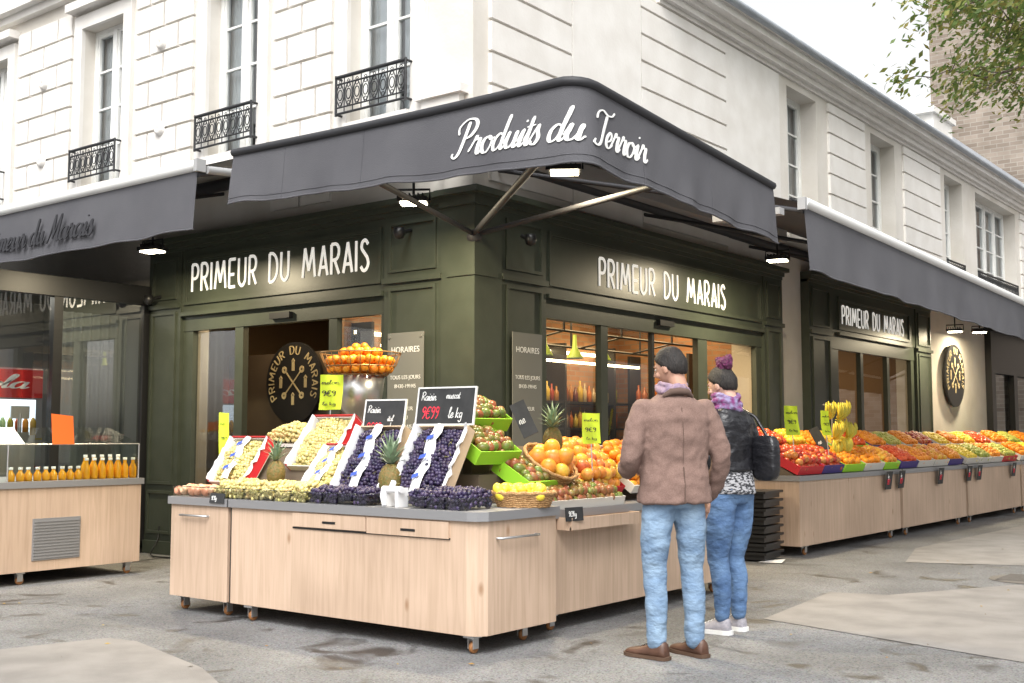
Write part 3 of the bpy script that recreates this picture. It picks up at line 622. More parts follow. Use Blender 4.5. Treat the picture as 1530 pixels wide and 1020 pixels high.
text(mb,'Primeur du Marais',SC,.11,mpl,.0,.008,callig=True,slant=.32); mb.obj('dark_script',GREYLET,a2)
mb=MB(); mb.box(-.42,-.38,-2.64,-2.56,3.18,3.27); mb.tube([(-.38,-2.55,3.2),(-.3,-1.2,3.3),(-.3,-.1,3.7)],.03,8); mb.box(-.38,-.05,-2.3,-2.22,3.1,3.15); mb.obj('arm_mechanism',GREYP,a2)
a3=awn('shop_awning',(2.94,.32),(2.85,18.),3.0,2.55,2.5,2.2,(.03,.32,4.02),(.03,18.,3.9),WHITE)
mb=MB(); mb.box(2.91,2.97,.28,.32,2.95,3.04); mb.box(2.3,2.85,.1,.18,2.9,2.95); mb.box(.1,.25,-.1,6.0,3.75,3.9); mb.obj('arm_mechanism',GREYP,a3)
def lamp(loc,e,yaw):
    L_=empty('flood_lamp',loc,yaw); m_=MB(); m_.box(-.12,.12,-.09,.09,.012,.05)
    for i in range(6): m_.box(-.1+i*.035,-.09+i*.035,-.07,.07,.05,.08)
    m_.tube([(0,0,.08),(0,0,.3)],.012,6); m_.tube([(-.13,0,.03),(-.13,0,.12),(.13,0,.12),(.13,0,.03)],.01,6); m_.obj('housing',BLACK,L_)
    m_=MB(); m_.box(-.10,.10,-.07,.07,.0,.010); m_.obj('lit_panel',LAMPE,L_)
    area('lamp_light',(0,0,-.02),e,(1,.85,.58),.2,.14,par=L_)
lamp((.22,-1.0,3.12),80,.6); lamp((1.7,-1.0,3.16),75,.6); lamp((-3.28,-1.0,3.08),80,.2); lamp((1.0,4.07,3.2),100,.2); lamp((.7,11.4,2.95),70,.2); lamp((.5,13.5,3.1),70,0)
def cam_dome(loc):
    m_=MB(); m_.lathe([(.001,.05),(.05,.05),(.055,0),(.04,-.04),(.001,-.055)],loc,14); m_.tube([loc,(loc[0]+ (-.1 if loc[0]>.1 else 0),loc[1]+(.15 if loc[0]<=.1 else 0),loc[2]+.05)],.02,6); m_.obj('security_camera',BLACK)
cam_dome((-.62,-.28,3.08)); cam_dome((.3,.45,3.02)); cam_dome((-4.35,-.3,2.75))
# ------------------------------------------------------------------ counters
def caster(mb,x,y,mi=1,mj=2):
    mb.box(x-.04,x+.04,y-.04,y+.04,.095,.108,mi); mb.box(x-.022,x-.017,y-.02,y+.03,.03,.095,mi); mb.box(x+.017,x+.022,y-.02,y+.03,.03,.095,mi)
    M_=Matrix.Translation((x,y+.01,.037))@Matrix.Rotation(rad(90),4,'Y'); mb.lathe([(.001,-.014),(.03,-.014),(.036,-.008),(.036,.008),(.03,.014),(.001,.014)],M=M_,n=16,mi=mj)
def counter(name,pts,wheels,zb=.11,zt=.83,rim=.055):
    e=empty(name); m_=MB(); m_.prism([(x,y,zb) for x,y in pts],(0,0,zt-rim-zb),0)
    m_.obj('cabinet',WOOD,e)
    m_=MB(); cx=sum(p[0] for p in pts)/len(pts); cy=sum(p[1] for p in pts)/len(pts)
    q=[(x+.02*(1 if x>cx else -1),y+.02*(1 if y>cy else -1)) for x,y in pts]
    m_.prism([(x,y,zt-rim) for x,y in q],(0,0,rim)); m_.obj('steel_top',ALU,e)
    m_=MB()
    for x,y in wheels: caster(m_,x,y,0,1)
    m_.obj('casters',[STEEL,RUST],e); return e
c1=counter('market_stall_counter',[(-.17,-2.44),(2.0,-2.44),(2.06,-2.42),(2.1,-2.36),(2.1,-1.68),(-.17,-1.68)],[(.03,-2.4),(2.0,-2.38),(1.96,-1.85),(.1,-1.8)])
m_=MB(); m_.box(.49,1.175,-2.452,-2.44,.675,.765); m_.box(1.185,1.87,-2.452,-2.44,.665,.765); m_.obj('drawer_fronts',WOOD,c1)
m_=MB(); m_.box(.78,.9,-2.455,-2.45,.705,.72); m_.box(1.48,1.6,-2.455,-2.45,.695,.71)
m_.box(-.171,-.16,-2.4405,-2.43,.11,.77); m_.box(.485,1.875,-2.4465,-2.44,.66,.67); m_.obj('finger_slots',BLACK,c1)
m_=MB(); m_.tube([(2.1,-2.28,.67),(2.135,-2.28,.67),(2.135,-1.9,.67),(2.1,-1.9,.67)],.008,6); m_.tube([(-.72,-2.44,.7),(-.72,-2.47,.7),(-.42,-2.47,.7),(-.42,-2.44,.7)],.008,6); m_.obj('handles',STEEL,c1)
c2=counter('market_stall_counter',[(-.86,-2.44),(-.2,-2.44),(-.2,-1.7),(-.86,-1.7)],[(-.8,-2.35),(-.3,-2.35),(-.8,-1.8)])
m_=MB(); m_.box(-1.0,-.9,-2.2,-1.8,.68,.76); m_.obj('shelf_end',WOOD,c2)
c3=counter('market_stall_counter',[(1.2,-1.58),(1.95,-1.58),(1.95,1.0),(1.2,1.0)],[(1.88,-1.45),(1.85,.85),(1.3,.8)],zt=.79)
m_=MB(); m_.box(1.955,2.06,-1.45,-.6,.66,.68); m_.box(2.05,2.065,-1.45,-.6,.66,.74); m_.box(1.955,2.05,-1.465,-1.45,.66,.74); m_.box(1.955,2.05,-.6,-.585,.66,.74); m_.obj('front_tray',WOOD,c3)
c5=counter('market_stall_counter',[(-4.3,-4.4),(-3.0,-4.4),(-3.0,-1.25),(-4.3,-1.25)],[(-3.06,-2.4),(-3.06,-1.35),(-4.2,-1.4)],zt=.88)
m_=MB(); m_.box(-3.0,-2.99,-2.32,-1.87,.2,.56)
for i in range(13): m_.box(-2.99,-2.983,-2.31,-1.88,.215+i*.026,.225+i*.026)
m_.obj('vent_grille',ALU,c5)
m_=MB()
for p in [(-3.02,-4.3,-3.02,-1.27),(-4.2,-1.27,-3.02,-1.27)]:
    m_.poly([(p[0],p[1],.88),(p[2],p[3],.88),(p[2],p[3],1.2),(p[0],p[1],1.2)])
m_.poly([(-3.02,-4.3,1.2),(-3.02,-1.27,1.2),(-3.5,-1.27,1.35),(-3.5,-4.3,1.35)])
m_.obj('glass_guard',PLEX,c5)
m_=MB()
for y in (-1.27,-2.55,-3.8): m_.tube([(-3.02,y,.88),(-3.02,y,1.2)],.008,6)
m_.tube([(-3.02,-4.3,1.2),(-3.02,-1.27,1.2)],.006,6); m_.obj('guard_rails',STEEL,c5)
m_=MB()
for i in range(34):
    y=-3.9+i*.08
    if rng.random()<.12: continue
    x=-3.12-.02*rng.random()
    big=y>-1.75
    h=.17 if big else .10
    m_.lathe([(.001,.88),(.032,.88),(.034,.9),(.034,.88+h*.6),(.016,.88+h*.85),(.016,.88+h)],(x,y,0),10,0); m_.lathe([(.019,.88+h),(.019,.88+h+.022),(.001,.88+h+.022)],(x,y,0),10,1)
for i in range(5):
    y=-1.7+i*.085; x=-3.22; m_.lathe([(.001,.88),(.034,.88),(.036,.9),(.036,1.0),(.016,1.05),(.016,1.075)],(x,y,0),10,0); m_.lathe([(.019,1.075),(.019,1.1),(.001,1.1)],(x,y,0),10,1)
m_.obj('juice_bottles',[mat('orange_juice',(.9,.42,.02),.2),WHITE])
m_=MB(); m_.prism([(-3.015,-2.17,1.47),(-3.0,-1.97,1.45),(-3.0,-1.95,1.2),(-3.015,-2.15,1.2)],(.003,0,0)); m_.obj('orange_price_label',ORNG)
for i,(ya,yb) in enumerate([(3.8,6.85),(6.95,9.6),(9.7,12.6),(12.7,15.5)]):
    cc=counter('market_stall_counter',[(.45,ya),(1.32,ya),(1.32,yb),(.45,yb)],[(1.25,ya+.25),(1.25,yb-.2)],zt=.85)
# ------------------------------------------------------------------ fruit
def frame(O,side,tilt):
    t=rad(tilt)
    if side=='L': u=V((1,0,0)); v=V((0,math.cos(t),math.sin(t)))
    else: u=V((0,1,0)); v=V((-math.cos(t),0,math.sin(t)))
    n=u.cross(v); O=V(O)
    return lambda a,b,c:O+u*a+v*b+n*c
def tmpl(kind):
    m=MB()
    if kind=='sphere': m.ico((0,0,0),1,0,2)
    elif kind=='big': m.ell((0,0,0),1,0,14,fn=lambda u:u*(1-.12*max(0,abs(u.z)-.75)*4*.5))
    elif kind=='oval': m.ico((0,0,0),(1,1,1.28),0,2)
    elif kind=='banana': m.tube([(0,-1.85,1.05),(0,-1.65,.8),(0,-1,.28),(0,0,0),(0,1,.28),(0,1.5,.7),(0,1.7,.95)],[.08,.12,.27,.31,.27,.15,.06],7)
    return np.array(m.v,float),m.f
TM={k:tmpl(k) for k in ('sphere','big','oval','banana')}
def pile(name,kind,pos,r,m,parent=None,jr=.12,rots=None):
    tv,tf=TM[kind]; n=len(pos); nv=len(tv)
    if n==0: return
    out=np.zeros((n,nv,3))
    for i,p in enumerate(pos):
        if rots is not None: R=rots[i]
        else:
            q=Quaternion(rng.normal(size=4)).normalized(); R=np.array(q.to_matrix())
        out[i]=(tv*(r*(1+rng.uniform(-jr,jr))))@R.T+np.array(p)
    fl=np.array([x for f in tf for x in f]); ln=np.array([len(f) for f in tf])
    me=bpy.data.meshes.new(name); me.vertices.add(n*nv); me.vertices.foreach_set('co',out.reshape(-1))
    L_=(fl[None,:]+(np.arange(n)*nv)[:,None]).reshape(-1) if len(set(ln))==1 else np.concatenate([fl+k*nv for k in range(n)]); lens=np.tile(ln,n)
    me.loops.add(len(L_)); me.loops.foreach_set('vertex_index',L_.astype(np.int32)); me.polygons.add(len(lens))
    me.polygons.foreach_set('loop_start',np.concatenate([[0],np.cumsum(lens)[:-1]]).astype(np.int32)); me.polygons.foreach_set('loop_total',lens.astype(np.int32))
    me.polygons.foreach_set('use_smooth',np.ones(len(lens),bool)); me.update(calc_edges=True); me.validate(); me.materials.append(m)
    o=bpy.data.objects.new(name,me); COL.objects.link(o)
    if parent: o.parent=parent
    return o
def fill(F,u0,u1,v0,v1,r,layers=2,n0=0,dome=0,jit=.35,pack=1.75):
    out=[]; st=r*pack
    for l in range(layers):
        nu=int((u1-u0)/st); nv=int((v1-v0)/(st*.87))
        for j in range(max(nv,1)):
            for i in range(max(nu,1)):
                a=u0+r+(i+.5*(j%2)+.3*(l%2))*st; b=v0+r+j*st*.87+.3*(l%2)*st
                if a>u1-r*.4 or b>v1-r*.4: continue
                a+=rng.uniform(-jit,jit)*r; b+=rng.uniform(-jit,jit)*r
                fa=1-abs(2*(a-u0)/(u1-u0)-1)**2; fb=1-abs(2*(b-v0)/(v1-v0)-1)**2
                if l==layers-1 and dome>0 and fa*fb<.15: continue
                cl=noise.noise(F(a,b,0)*14)*r*1.6 if r<.02 else 0
                out.append(F(a,b,n0+r+l*r*1.3+dome*fa*fb+cl+rng.uniform(-jit,jit)*r*.6))
    return out
def crate(e,F,W,Lh,H=.08,m=None,rim=None):
    m_=MB(); t=.008
    g=lambda a,b,c:F(a,b,c)
    m_.box(0,W,0,Lh,-.01,0,0,g); m_.box(-t,0,-t,Lh+t,-.01,H,0,g); m_.box(W,W+t,-t,Lh+t,-.01,H,0,g); m_.box(0,W,-t,0,-.01,H,0,g); m_.box(0,W,Lh,Lh+t,-.01,H,0,g)
    if rim: 
        m_.box(-t-.004,W+t+.004,Lh+t,Lh+t+.006,-.02,H+.02,1,g); m_.box(-t-.005,-t,-.01,Lh,.0,H+.012,1,g); m_.box(W+t,W+t+.005,-.01,Lh,.0,H+.012,1,g)
    m_.obj('crate',[m or CARD,rim or CARD],e)
GW=matr('white_grape',[(.50,.42,.15),(.68,.58,.27),(.52,.48,.16),(.62,.45,.2)],.3)
GD=matr('black_grape',[(.012,.01,.03),(.04,.028,.08),(.06,.04,.09),(.02,.012,.03)],.42)
OR=matr('orange_fruit',[(.80,.25,.012),(.86,.33,.02),(.74,.19,.012)],.45)
RD=matr('red_apple',[(.42,.03,.02),(.55,.09,.03),(.36,.02,.02),(.62,.25,.06)],.3,var=.5)
PM=matr('pomelo',[(.80,.40,.03),(.74,.23,.04),(.80,.52,.06),(.66,.15,.05)],.4,var=.5)
YL=matr('yellow_fruit',[(.80,.58,.03),(.84,.66,.06),(.72,.45,.03)],.4)
GA=matr('green_mango',[(.12,.18,.03),(.25,.12,.03),(.3,.08,.04),(.15,.22,.04)],.35,var=.6)
GP=matr('green_pear',[(.38,.42,.06),(.5,.46,.1),(.28,.36,.05)],.4)
PK=matr('pink_fruit',[(.75,.4,.25),(.7,.3,.18),(.8,.55,.35)],.5)
BN=matr('banana_skin',[(.78,.56,.04),(.72,.6,.06),(.6,.55,.07)],.5)
CLEAR=glassm('clear_punnet',(.95,.97,.97),.08,.1)
BLUEP=mat('blue_print',(.05,.1,.45),.6)
PAPER=mat('white_paper',(.75,.75,.76),.6)
def liner(F,W,Lh,H,m_,seed):
    for side in (0,1):
        rows=[]
        for k in range(14):
            b=Lh*k/13; o=.012*math.sin(k*1.7+seed)+.008*math.sin(k*3.1+seed)
            if side==0: rows.append([F(.004,b,.01),F(.006,b,H+.012+o),F(-.014+o,b,H+.034+o),F(-.024,b,H+.014+o)])
            else: rows.append([F(W-.004,b,.01),F(W-.006,b,H+.012+o),F(W+.014+o,b,H+.034+o),F(W+.022,b,H+.012+o)])
        m_.grid(rows)
def stems(F,W,Lh,h0,m_,n):
    for i in range(n):
        a=rng.uniform(.03,W-.03); b=rng.uniform(.03,Lh-.03); an=rng.uniform(0,6.28); l=rng.uniform(.02,.045)
        m_.tube([F(a,b,h0),F(a+l*.5*math.cos(an),b+l*.5*math.sin(an),h0+.018),F(a+l*math.cos(an),b+l*math.sin(an),h0+.012)],.0022,4)
STEM=mat('grape_stem',(.22,.2,.07),.7)
def crop(name,O,side,tilt,W,Lh,kind,r,m,layers=2,H=.07,cm=None,rim=None,dome=.02,pack=1.75,paper=None):
    e=empty(name); F=frame(O,side,tilt); crate(e,F,W,Lh,H,cm,rim)
    pile('fruit',kind,fill(F,0,W,0,Lh,r,layers,.0,dome,pack=pack),r,m,e)
    if kind=='sphere':
        m_=MB(); liner(F,W,Lh,H,m_,O[0]*9); m_.obj('paper_liner',PAPER,e)
        m_=MB(); stems(F,W,Lh,r*4.6,m_,26); m_.obj('stems',STEM,e)
    if paper:
        m_=MB(); rows=[]
        for k in range(9):
            b=Lh*k/8; z_=H+.02+.012*math.sin(k*1.3); rows.append([F(W*.40+.01*math.sin(k*2),b,z_+.012),F(W*.5,b,z_+.03),F(W*.60+.012*math.sin(k*3),b,z_+.012)])
        m_.grid(rows); m_.obj('paper_band',paper,e)
        m_=MB()
        for q in range(3):
            b0=Lh*(.15+.28*q); m_.add([F(W*.44,b0,H+.07),F(W*.56,b0+.02,H+.07),F(W*.56,b0+.05,H+.07),F(W*.44,b0+.03,H+.07)],[(0,1,2,3)])
        m_.obj('print',BLUEP,e)
    return e
WCR=mat('crate_wood',(.6,.45,.3),.7)
T=55; G=.0155
crop('white_grape_crate',(-.76,-2.12,.90),'L',T,.40,.38,'sphere',G,GW,3,rim=REDC,paper=PAPER,dome=.03)
crop('white_grape_crate',(-.08,-1.95,1.02),'L',52,.42,.44,'sphere',G,GW,3,rim=REDC,dome=.04)
crop('white_grape_crate',(.32,-2.16,.88),'L',50,.3,.36,'sphere',G,GW,3,rim=REDC,dome=.03,paper=PAPER)
crop('black_grape_crate',(.67,-2.2,.87),'L',60,.42,.50,'sphere',G,GD,3,dome=.03,paper=PAPER,cm=WCR)
crop('black_grape_crate',(1.22,-2.2,.87),'L',60,.42,.50,'sphere',G,GD,3,dome=.03,paper=PAPER,cm=WCR)
def punnets(name,x0,x1,y0,y1,z0,r,m,n,kind='sphere',h=.07,bulk=3):
    e=empty(name); pos=[]; m_=MB(); W=(x1-x0)/n
    for i in range(n):
        a=x0+W*i+.008; b=x0+W*(i+1)-.008
        F=frame((a,y0,z0),'L',0); pos+=fill(F,0,b-a,0,y1-y0,r,bulk,.0,.025)
        for p in ([(a,y0),(b,y0)],[(b,y0),(b,y1)],[(a,y0),(a,y1)]): m_.poly([(p[0][0],p[0][1],z0),(p[1][0],p[1][1],z0),(p[1][0],p[1][1],z0+h),(p[0][0],p[0][1],z0+h)])
        m_.tube([(a,y0,z0+h),(b,y0,z0+h),(b,y1,z0+h),(a,y1,z0+h)],.003,4,closed=True)
    pile('fruit',kind,pos,r,m,e); m_.obj('boxes',CLEAR,e)
punnets('peach_punnets',-.88,-.42,-2.42,-2.16,.832,.034,PK,3,bulk=1)
punnets('white_grape_punnets',-.4,.58,-2.42,-2.12,.832,G,GW,6,bulk=5)
punnets('black_grape_punnets',.6,1.16,-2.42,-2.22,.832,G,GD,4,bulk=4)
punnets('black_grape_punnets',1.48,1.95,-2.4,-2.1,.832,G,GD,3,bulk=5)
e=empty('white_grape_heap'); F=frame((-.62,-1.75,1.22),'L',10); pile('fruit','sphere',fill(F,0,.45,0,.22,G,4,0,.05),G,GW,e)
m_=MB(); m_.box(-.64,-.15,-1.77,-1.5,1.19,1.215); m_.obj('tray',CARD,e)
RIS=mat('riser_dark',(.12,.09,.06),.7)
m_=MB(); m_.prism([(-.84,-2.1,.832),(-.84,-1.72,.832),(-.84,-1.72,1.18),(-.84,-1.86,1.18)],(2.2,0,0)); m_.box(-.8,.6,-1.75,-1.5,.2,1.19); m_.box(.7,1.2,-1.9,-1.5,.835,1.2); m_.box(1.2,1.58,-1.82,-1.5,.835,1.02); m_.box(1.2,1.42,-1.7,-1.3,1.02,1.25); m_.obj('display_riser',RIS)
PSK=mat('pineapple_skin',(.22,.13,.035),.6,col2=(.12,.12,.03),vscale=60,bump=.5,bscale=80); PLF=matr('pineapple_leaf',[(.16,.24,.14),(.28,.36,.25),(.2,.28,.17)],.6)
def pineapple(x,y,z,s=1,lean=0):
    e=empty('pineapple',(x,y,z)); e.rotation_euler=(lean,0,rng.uniform(0,6)); m_=MB(); rows=[]
    for i in range(15):
        t=i/14; row=[]
        for k in range(24):
            rr=(.062*math.sin(math.pi*(t*.86+.1))**.5+.006*abs(math.sin(k*math.pi/3+i*1.0)))*s; a=2*math.pi*k/24; row.append((rr*math.cos(a),rr*math.sin(a),t*.17*s))
        rows.append(row)
    m_.grid(rows,0,True,True); m_.obj('body',PSK,e)
    m_=MB()
    for i in range(34):
        a=i*2.4; k=i/34; L_=(.10+.08*k)*s; el=.35+1.1*k; d=V((math.cos(a)*math.cos(el),math.sin(a)*math.cos(el),math.sin(el))); sd=V((-math.sin(a),math.cos(a),0))*.011*s; b=V((0,0,.165*s+.02*k))
        m_.add([b-sd,b+sd,b+d*L_*.6+sd*.8,b+d*L_*.6-sd*.8,b+d*L_+V((math.cos(a),math.sin(a),-.5))*.02],[(0,1,2,3),(3,2,4)],0)
    m_.obj('crown',PLF,e)
pineapple(.02,-2.2,.93,1.0); pineapple(1.15,-2.2,.88,1.25); pineapple(-.9,-1.6,.9,1.0); pineapple(1.55,-.95,1.15,1.1)
def basket(x,y,z,rx,ry,h,rot=0):
    e=empty('wicker_basket',(x,y,z),rot); m_=MB()
    for i in range(7):
        t=i/6; m_.tube([((rx*(.82+.18*t))*math.cos(a)*(1+.012*(k%2)),(ry*(.82+.18*t))*math.sin(a)*(1+.012*(k%2)),h*t+.006*(k%2)) for k,a in enumerate([q*math.pi/16 for q in range(32)])],.009 if i<6 else .014,5,closed=True)
    m_.lathe([(.001,.005),(.8,.005)],n=20,M=Matrix.Diagonal((rx,ry,1,1)))
    m_.obj('weave',WICK,e); return e
e=basket(1.98,-1.86,.835,.20,.14,.08,.4)
pos=[(x*.12,y*.08,.05+.035*l) for l in range(2) for x in (-1,-.4,.2,.9) for y in (-.9,0,.9)]; pile('yellow_mangoes','oval',[(p[0]+rng.normal()*.01,p[1]+rng.normal()*.01,p[2]+.02) for p in pos],.036,YL,e)
e=basket(1.66,-1.22,1.0,.20,.20,.12,0); e.rotation_euler=(0,rad(35),0)
pos=[(.11*math.cos(a),.11*math.sin(a),.12) for a in [k*1.05 for k in range(6)]]+[(0,0,.15),(.05,.05,.2),(-.06,.02,.2)]; pile('pomelos','big',pos,.062,PM,e)
crop('mango_crate',(1.93,-1.52,.80),'R',15,.9,.3,'oval',.032,GA,2,H=.05)
crop('apple_crate',(1.75,-.92,.86),'R',38,.55,.5,'big',.048,PM,2,H=.06,dome=.04,cm=REDC)
crop('apple_crate',(1.80,-.3,.86),'R',35,.6,.5,'big',.042,OR,2,H=.06,dome=.03)
crop('apple_crate',(1.80,.35,.86),'R',35,.6,.5,'big',.042,RD,2,H=.06,dome=.03)
crop('mango_crate',(1.80,-1.62,.90),'R',30,.36,.30,'oval',.034,GA,2,H=.09,cm=LIME,dome=.02)
crop('mango_crate',(1.62,-1.9,1.10),'R',32,.42,.30,'oval',.034,GA,2,H=.09,cm=LIME,dome=.03)
crop('mango_crate',(1.40,-1.72,1.32),'R',32,.42,.30,'oval',.034,GA,2,H=.09,cm=LIME,dome=.03)
m_=MB(); m_.prism([(1.7,-1.5,.795),(1.25,-1.5,.795),(1.25,-1.5,1.2)],(0,2.45,0)); m_.obj('display_riser',RIS)
TOM=matr('tomato',[(.62,.06,.015),(.72,.12,.02)],.25)
specs=[(3.85,.62,'big',.045,RD,REDC),(4.5,.55,'big',.043,RD,PURP),(5.1,.6,'big',.036,OR,LIME),(5.75,.6,'big',.036,OR,CARD),(6.4,.5,'big',.034,PM,LIME),(7.0,.6,'big',.034,TOM,PURP),(7.65,.6,'big',.032,OR,CARD),(8.3,.6,'big',.034,PM,CARD),(8.95,.6,'big',.036,OR,PURP),(9.75,.6,'oval',.03,YL,CARD),(10.4,.6,'oval',.034,GP,CARD),(11.05,.6,'big',.036,OR,CARD),(11.7,.8,'oval',.034,GP,REDC),(12.75,.8,'big',.04,OR,CARD),(13.6,.8,'oval',.035,YL,LIME),(14.5,.9,'big',.04,RD,CARD)]
ALT=[RD,YL,OR,YL,TOM,OR,GP,OR]
for q_,(y,w,k,r,m,cm) in enumerate(specs):
    nm={'big':'citrus_crate','oval':'pear_crate'}[k]
    crop(nm,(1.28,y,.87),'R',26,w,.42,k,r,m,2,H=.085,cm=cm,dome=.05)
    crop(nm,(.88,y,1.08),'R',30,w,.34,k,r,ALT[q_%8],2,H=.085,cm=cm,dome=.03)
m_=MB(); m_.prism([(1.25,3.85,.852),(.5,3.85,.852),(.5,3.85,1.24),(.88,3.85,1.05)],(0,11.5,0)); m_.obj('display_riser',RIS)
e=empty('banana_stand'); m_=MB(); bxx,byy=1.0,5.5
m_.tube([(bxx,byy,.9),(bxx,byy,1.66)],.012,8); m_.tube([(bxx,byy-.24,1.64),(bxx,byy+.24,1.64)],.01,8); m_.obj('pole',STEEL,e)
pos=[];rots=[]
for (cy_,cz_,cx_) in ((-.22,1.62,.06),(.22,1.62,.06),(0,1.62,.12),(-.2,1.38,.14),(.2,1.38,.14),(0,1.2,.16),(0,1.42,.1),(-.17,1.16,.12)):
    for k in range(8):
        a=(k-3.5)*.34; Rm=(Matrix.Rotation(a,3,'Z')@Matrix.Rotation(rad(-90),3,'Z')@Matrix.Rotation(rad(60+rng.uniform(-8,8)),3,'X')); pos.append((bxx+cx_+.04*math.cos(a),byy+cy_+.13*math.sin(a),cz_-.07+rng.uniform(-.015,.015))); rots.append(np.array(Rm))
pile('bananas','banana',pos,.062,BN,e,rots=rots)
def board(name,c,w,h,yaw,lean,lines,m=SLATE,framew=.0):
    e=empty(name,c,yaw); e.rotation_euler=(rad(-lean),0,yaw); m_=MB(); m_.box(-w/2,w/2,0,.008,0,h); m_.obj('panel',m,e)
    if framew:
        m_=MB(); ring_frame(m_,lambda u,w_,z:(u,-w_,z),-w/2-framew/2,w/2+framew/2,-framew/2,h+framew/2,framew,-.012,.004); m_.obj('frame',WHITE if m==SLATE else m,e)
    for (tx,x,z_,s,mm) in lines:
        q=MB(); text(q,tx,SC,.08,lambda a,b,hh:(x+a*s,-.001-hh,z_+b*s),0,.002,slant=.15,mi=0); q.obj('chalk_writing',mm,e)
    return e
board('chalkboard_sign',(1.37,-1.93,1.35),.46,.25,.12,10,[('Raisin',-.20,.165,.028,CHALK),('muscat',.0,.175,.023,CHALK),('9E99',-.19,.04,.042,CHRED),('le kg',.03,.045,.034,CHALK)],framew=.010)
board('chalkboard_sign',(.80,-1.93,1.26),.33,.27,.2,12,[('Raisin',-.14,.18,.025,CHALK),('ital',.03,.12,.02,CHALK),('9E99',-.14,.04,.036,CHRED),('kg',.05,.05,.03,CHALK)],framew=.010)
def paper(name,c,w,h,yaw,m,lean=8,pole=None):
    e=empty(name,c,yaw); e.rotation_euler=(rad(-lean),0,yaw); m_=MB(); rows=[[(-w/2+w*i/6,.012*math.sin(i*.9+j),h*j/4) for i in range(7)] for j in range(5)]; m_.grid(rows); m_.obj('sheet',m,e)
    m_=MB(); text(m_,'melon',SC,.07,lambda a,b,hh:(-w*.4+a*w*.2,-.014-hh,h*.72+b*w*.09),0,.001) ; text(m_,'9E9',SC,.09,lambda a,b,hh:(-w*.36+a*w*.25,-.014-hh,h*.38+b*w*.12),0,.001); text(m_,'le kg',SC,.08,lambda a,b,hh:(-w*.3+a*w*.18,-.014-hh,h*.12+b*w*.07),0,.001); m_.obj('writing',BLACK,e)
    m_=MB(); m_.tube([(0,.015,0),(0,.015,-(pole or .25))],.005,5); m_.obj('stick',STEEL,e)
yv=rad(25)
paper('yellow_price_label',(-.29,-1.4,1.48),.19,.28,yv,YEL,pole=.3); paper('yellow_price_label',(-.95,-1.9,1.12),.08,.34,rad(62),YEL)
paper('yellow_price_label',(1.80,-.82,1.22),.13,.22,rad(45),YEL,pole=.3)
paper('yellow_price_label',(1.2,3.95,1.28),.18,.32,rad(60),YEL); paper('yellow_price_label',(1.25,4.75,1.28),.14,.28,rad(70),YEL)
board('slate_label',(1.62,-1.3,1.28),.11,.26,rad(35),15,[('ne',-.04,.1,.03,CHALK)]).rotation_euler[1]=rad(-25)
for y in (6.3,6.75,8.3,9.6,10.1,12): board('slate_label',(1.37,y,.62),.2,.22,rad(90),-8,[('9E9',-.07,.06,.035,CHRED),('kg',-.06,.14,.025,CHALK)])
board('slate_label',(-.3,-2.47,.80),.16,.07,0,10,[('9E9kg',-.06,.02,.015,CHALK)]); board('slate_label',(2.07,-1.42,.72),.16,.09,rad(80),5,[('9E9kg',-.06,.03,.018,CHALK)])
board('slate_label',(1.15,4.95,1.1),.12,.3,rad(50),15,[('ne',-.04,.1,.03,CHALK)]).rotation_euler[1]=rad(-25)
m_=MB(); m_.box(1.30,1.32,-2.42,-2.32,.832,.95); m_.box(1.40,1.42,-2.42,-2.32,.832,.95); m_.tube([(1.28,-2.4,.94),(1.44,-2.4,.94)],.022,12); m_.tube([(1.28,-2.40,.94),(1.29,-2.42,.9),(1.33,-2.44,.84)],.016,8); m_.obj('bag_roll_dispenser',PAPER)
ju=empty('orange_juicer',(-.36,-1.0,0)); m_=MB(); m_.lathe([(.001,.02),(.17,.02),(.17,1.25),(.12,1.3),(.12,1.45),(.17,1.5),(.18,1.6),(.2,1.76),(.001,1.76)],n=24); m_.obj('steel_body',STEEL,ju)
m_=MB()
for r_,z_ in ((.22,1.77),(.28,1.84),(.33,1.95)): m_.tube([(r_*math.cos(a),r_*math.sin(a),z_) for a in [k*math.pi/16 for k in range(32)]],.006,5,closed=True)
for k in range(24):
    a=k*math.pi/12; m_.tube([(.22*math.cos(a),.22*math.sin(a),1.77),(.29*math.cos(a),.29*math.sin(a),1.85),(.33*math.cos(a),.33*math.sin(a),1.95)],.004,4)
m_.obj('wire_basket',mat('basket_wire',(.35,.2,.08),.4,metal=.5),ju)
pos=[]
for l,(R_,z_) in enumerate(((.24,1.82),(.25,1.89),(.15,1.96),(.05,2.0))):
    for rr in np.arange(R_,0,-.068):
        k=max(1,int(2*math.pi*rr/.072)); pos+=[(rr*math.cos(2*math.pi*i/k+l),rr*math.sin(2*math.pi*i/k+l),z_+rng.normal()*.004) for i in range(k)]
pile('oranges','big',pos,.036,OR,ju,jr=.05)
e=empty('stacked_black_crates',(1.05,3.35,0),.1); m_=MB()
for i in range(8):
    z_=.02+i*.088
    m_.prism([(-.16,-.24,z_),(.16,-.24,z_),(.16,.24,z_),(-.16,.24,z_)],(0,0,.05)); m_.box(-.19,.19,-.27,.27,z_+.05,z_+.075)
m_.obj('crates',mat('black_plastic',(.012,.012,.013),.35),e)
m_=MB(); m_.poly([(1.2,3.05,.008),(1.42,3.12,.01),(1.38,3.3,.03),(1.16,3.22,.008)]); m_.obj('paper_scrap',PAPER)
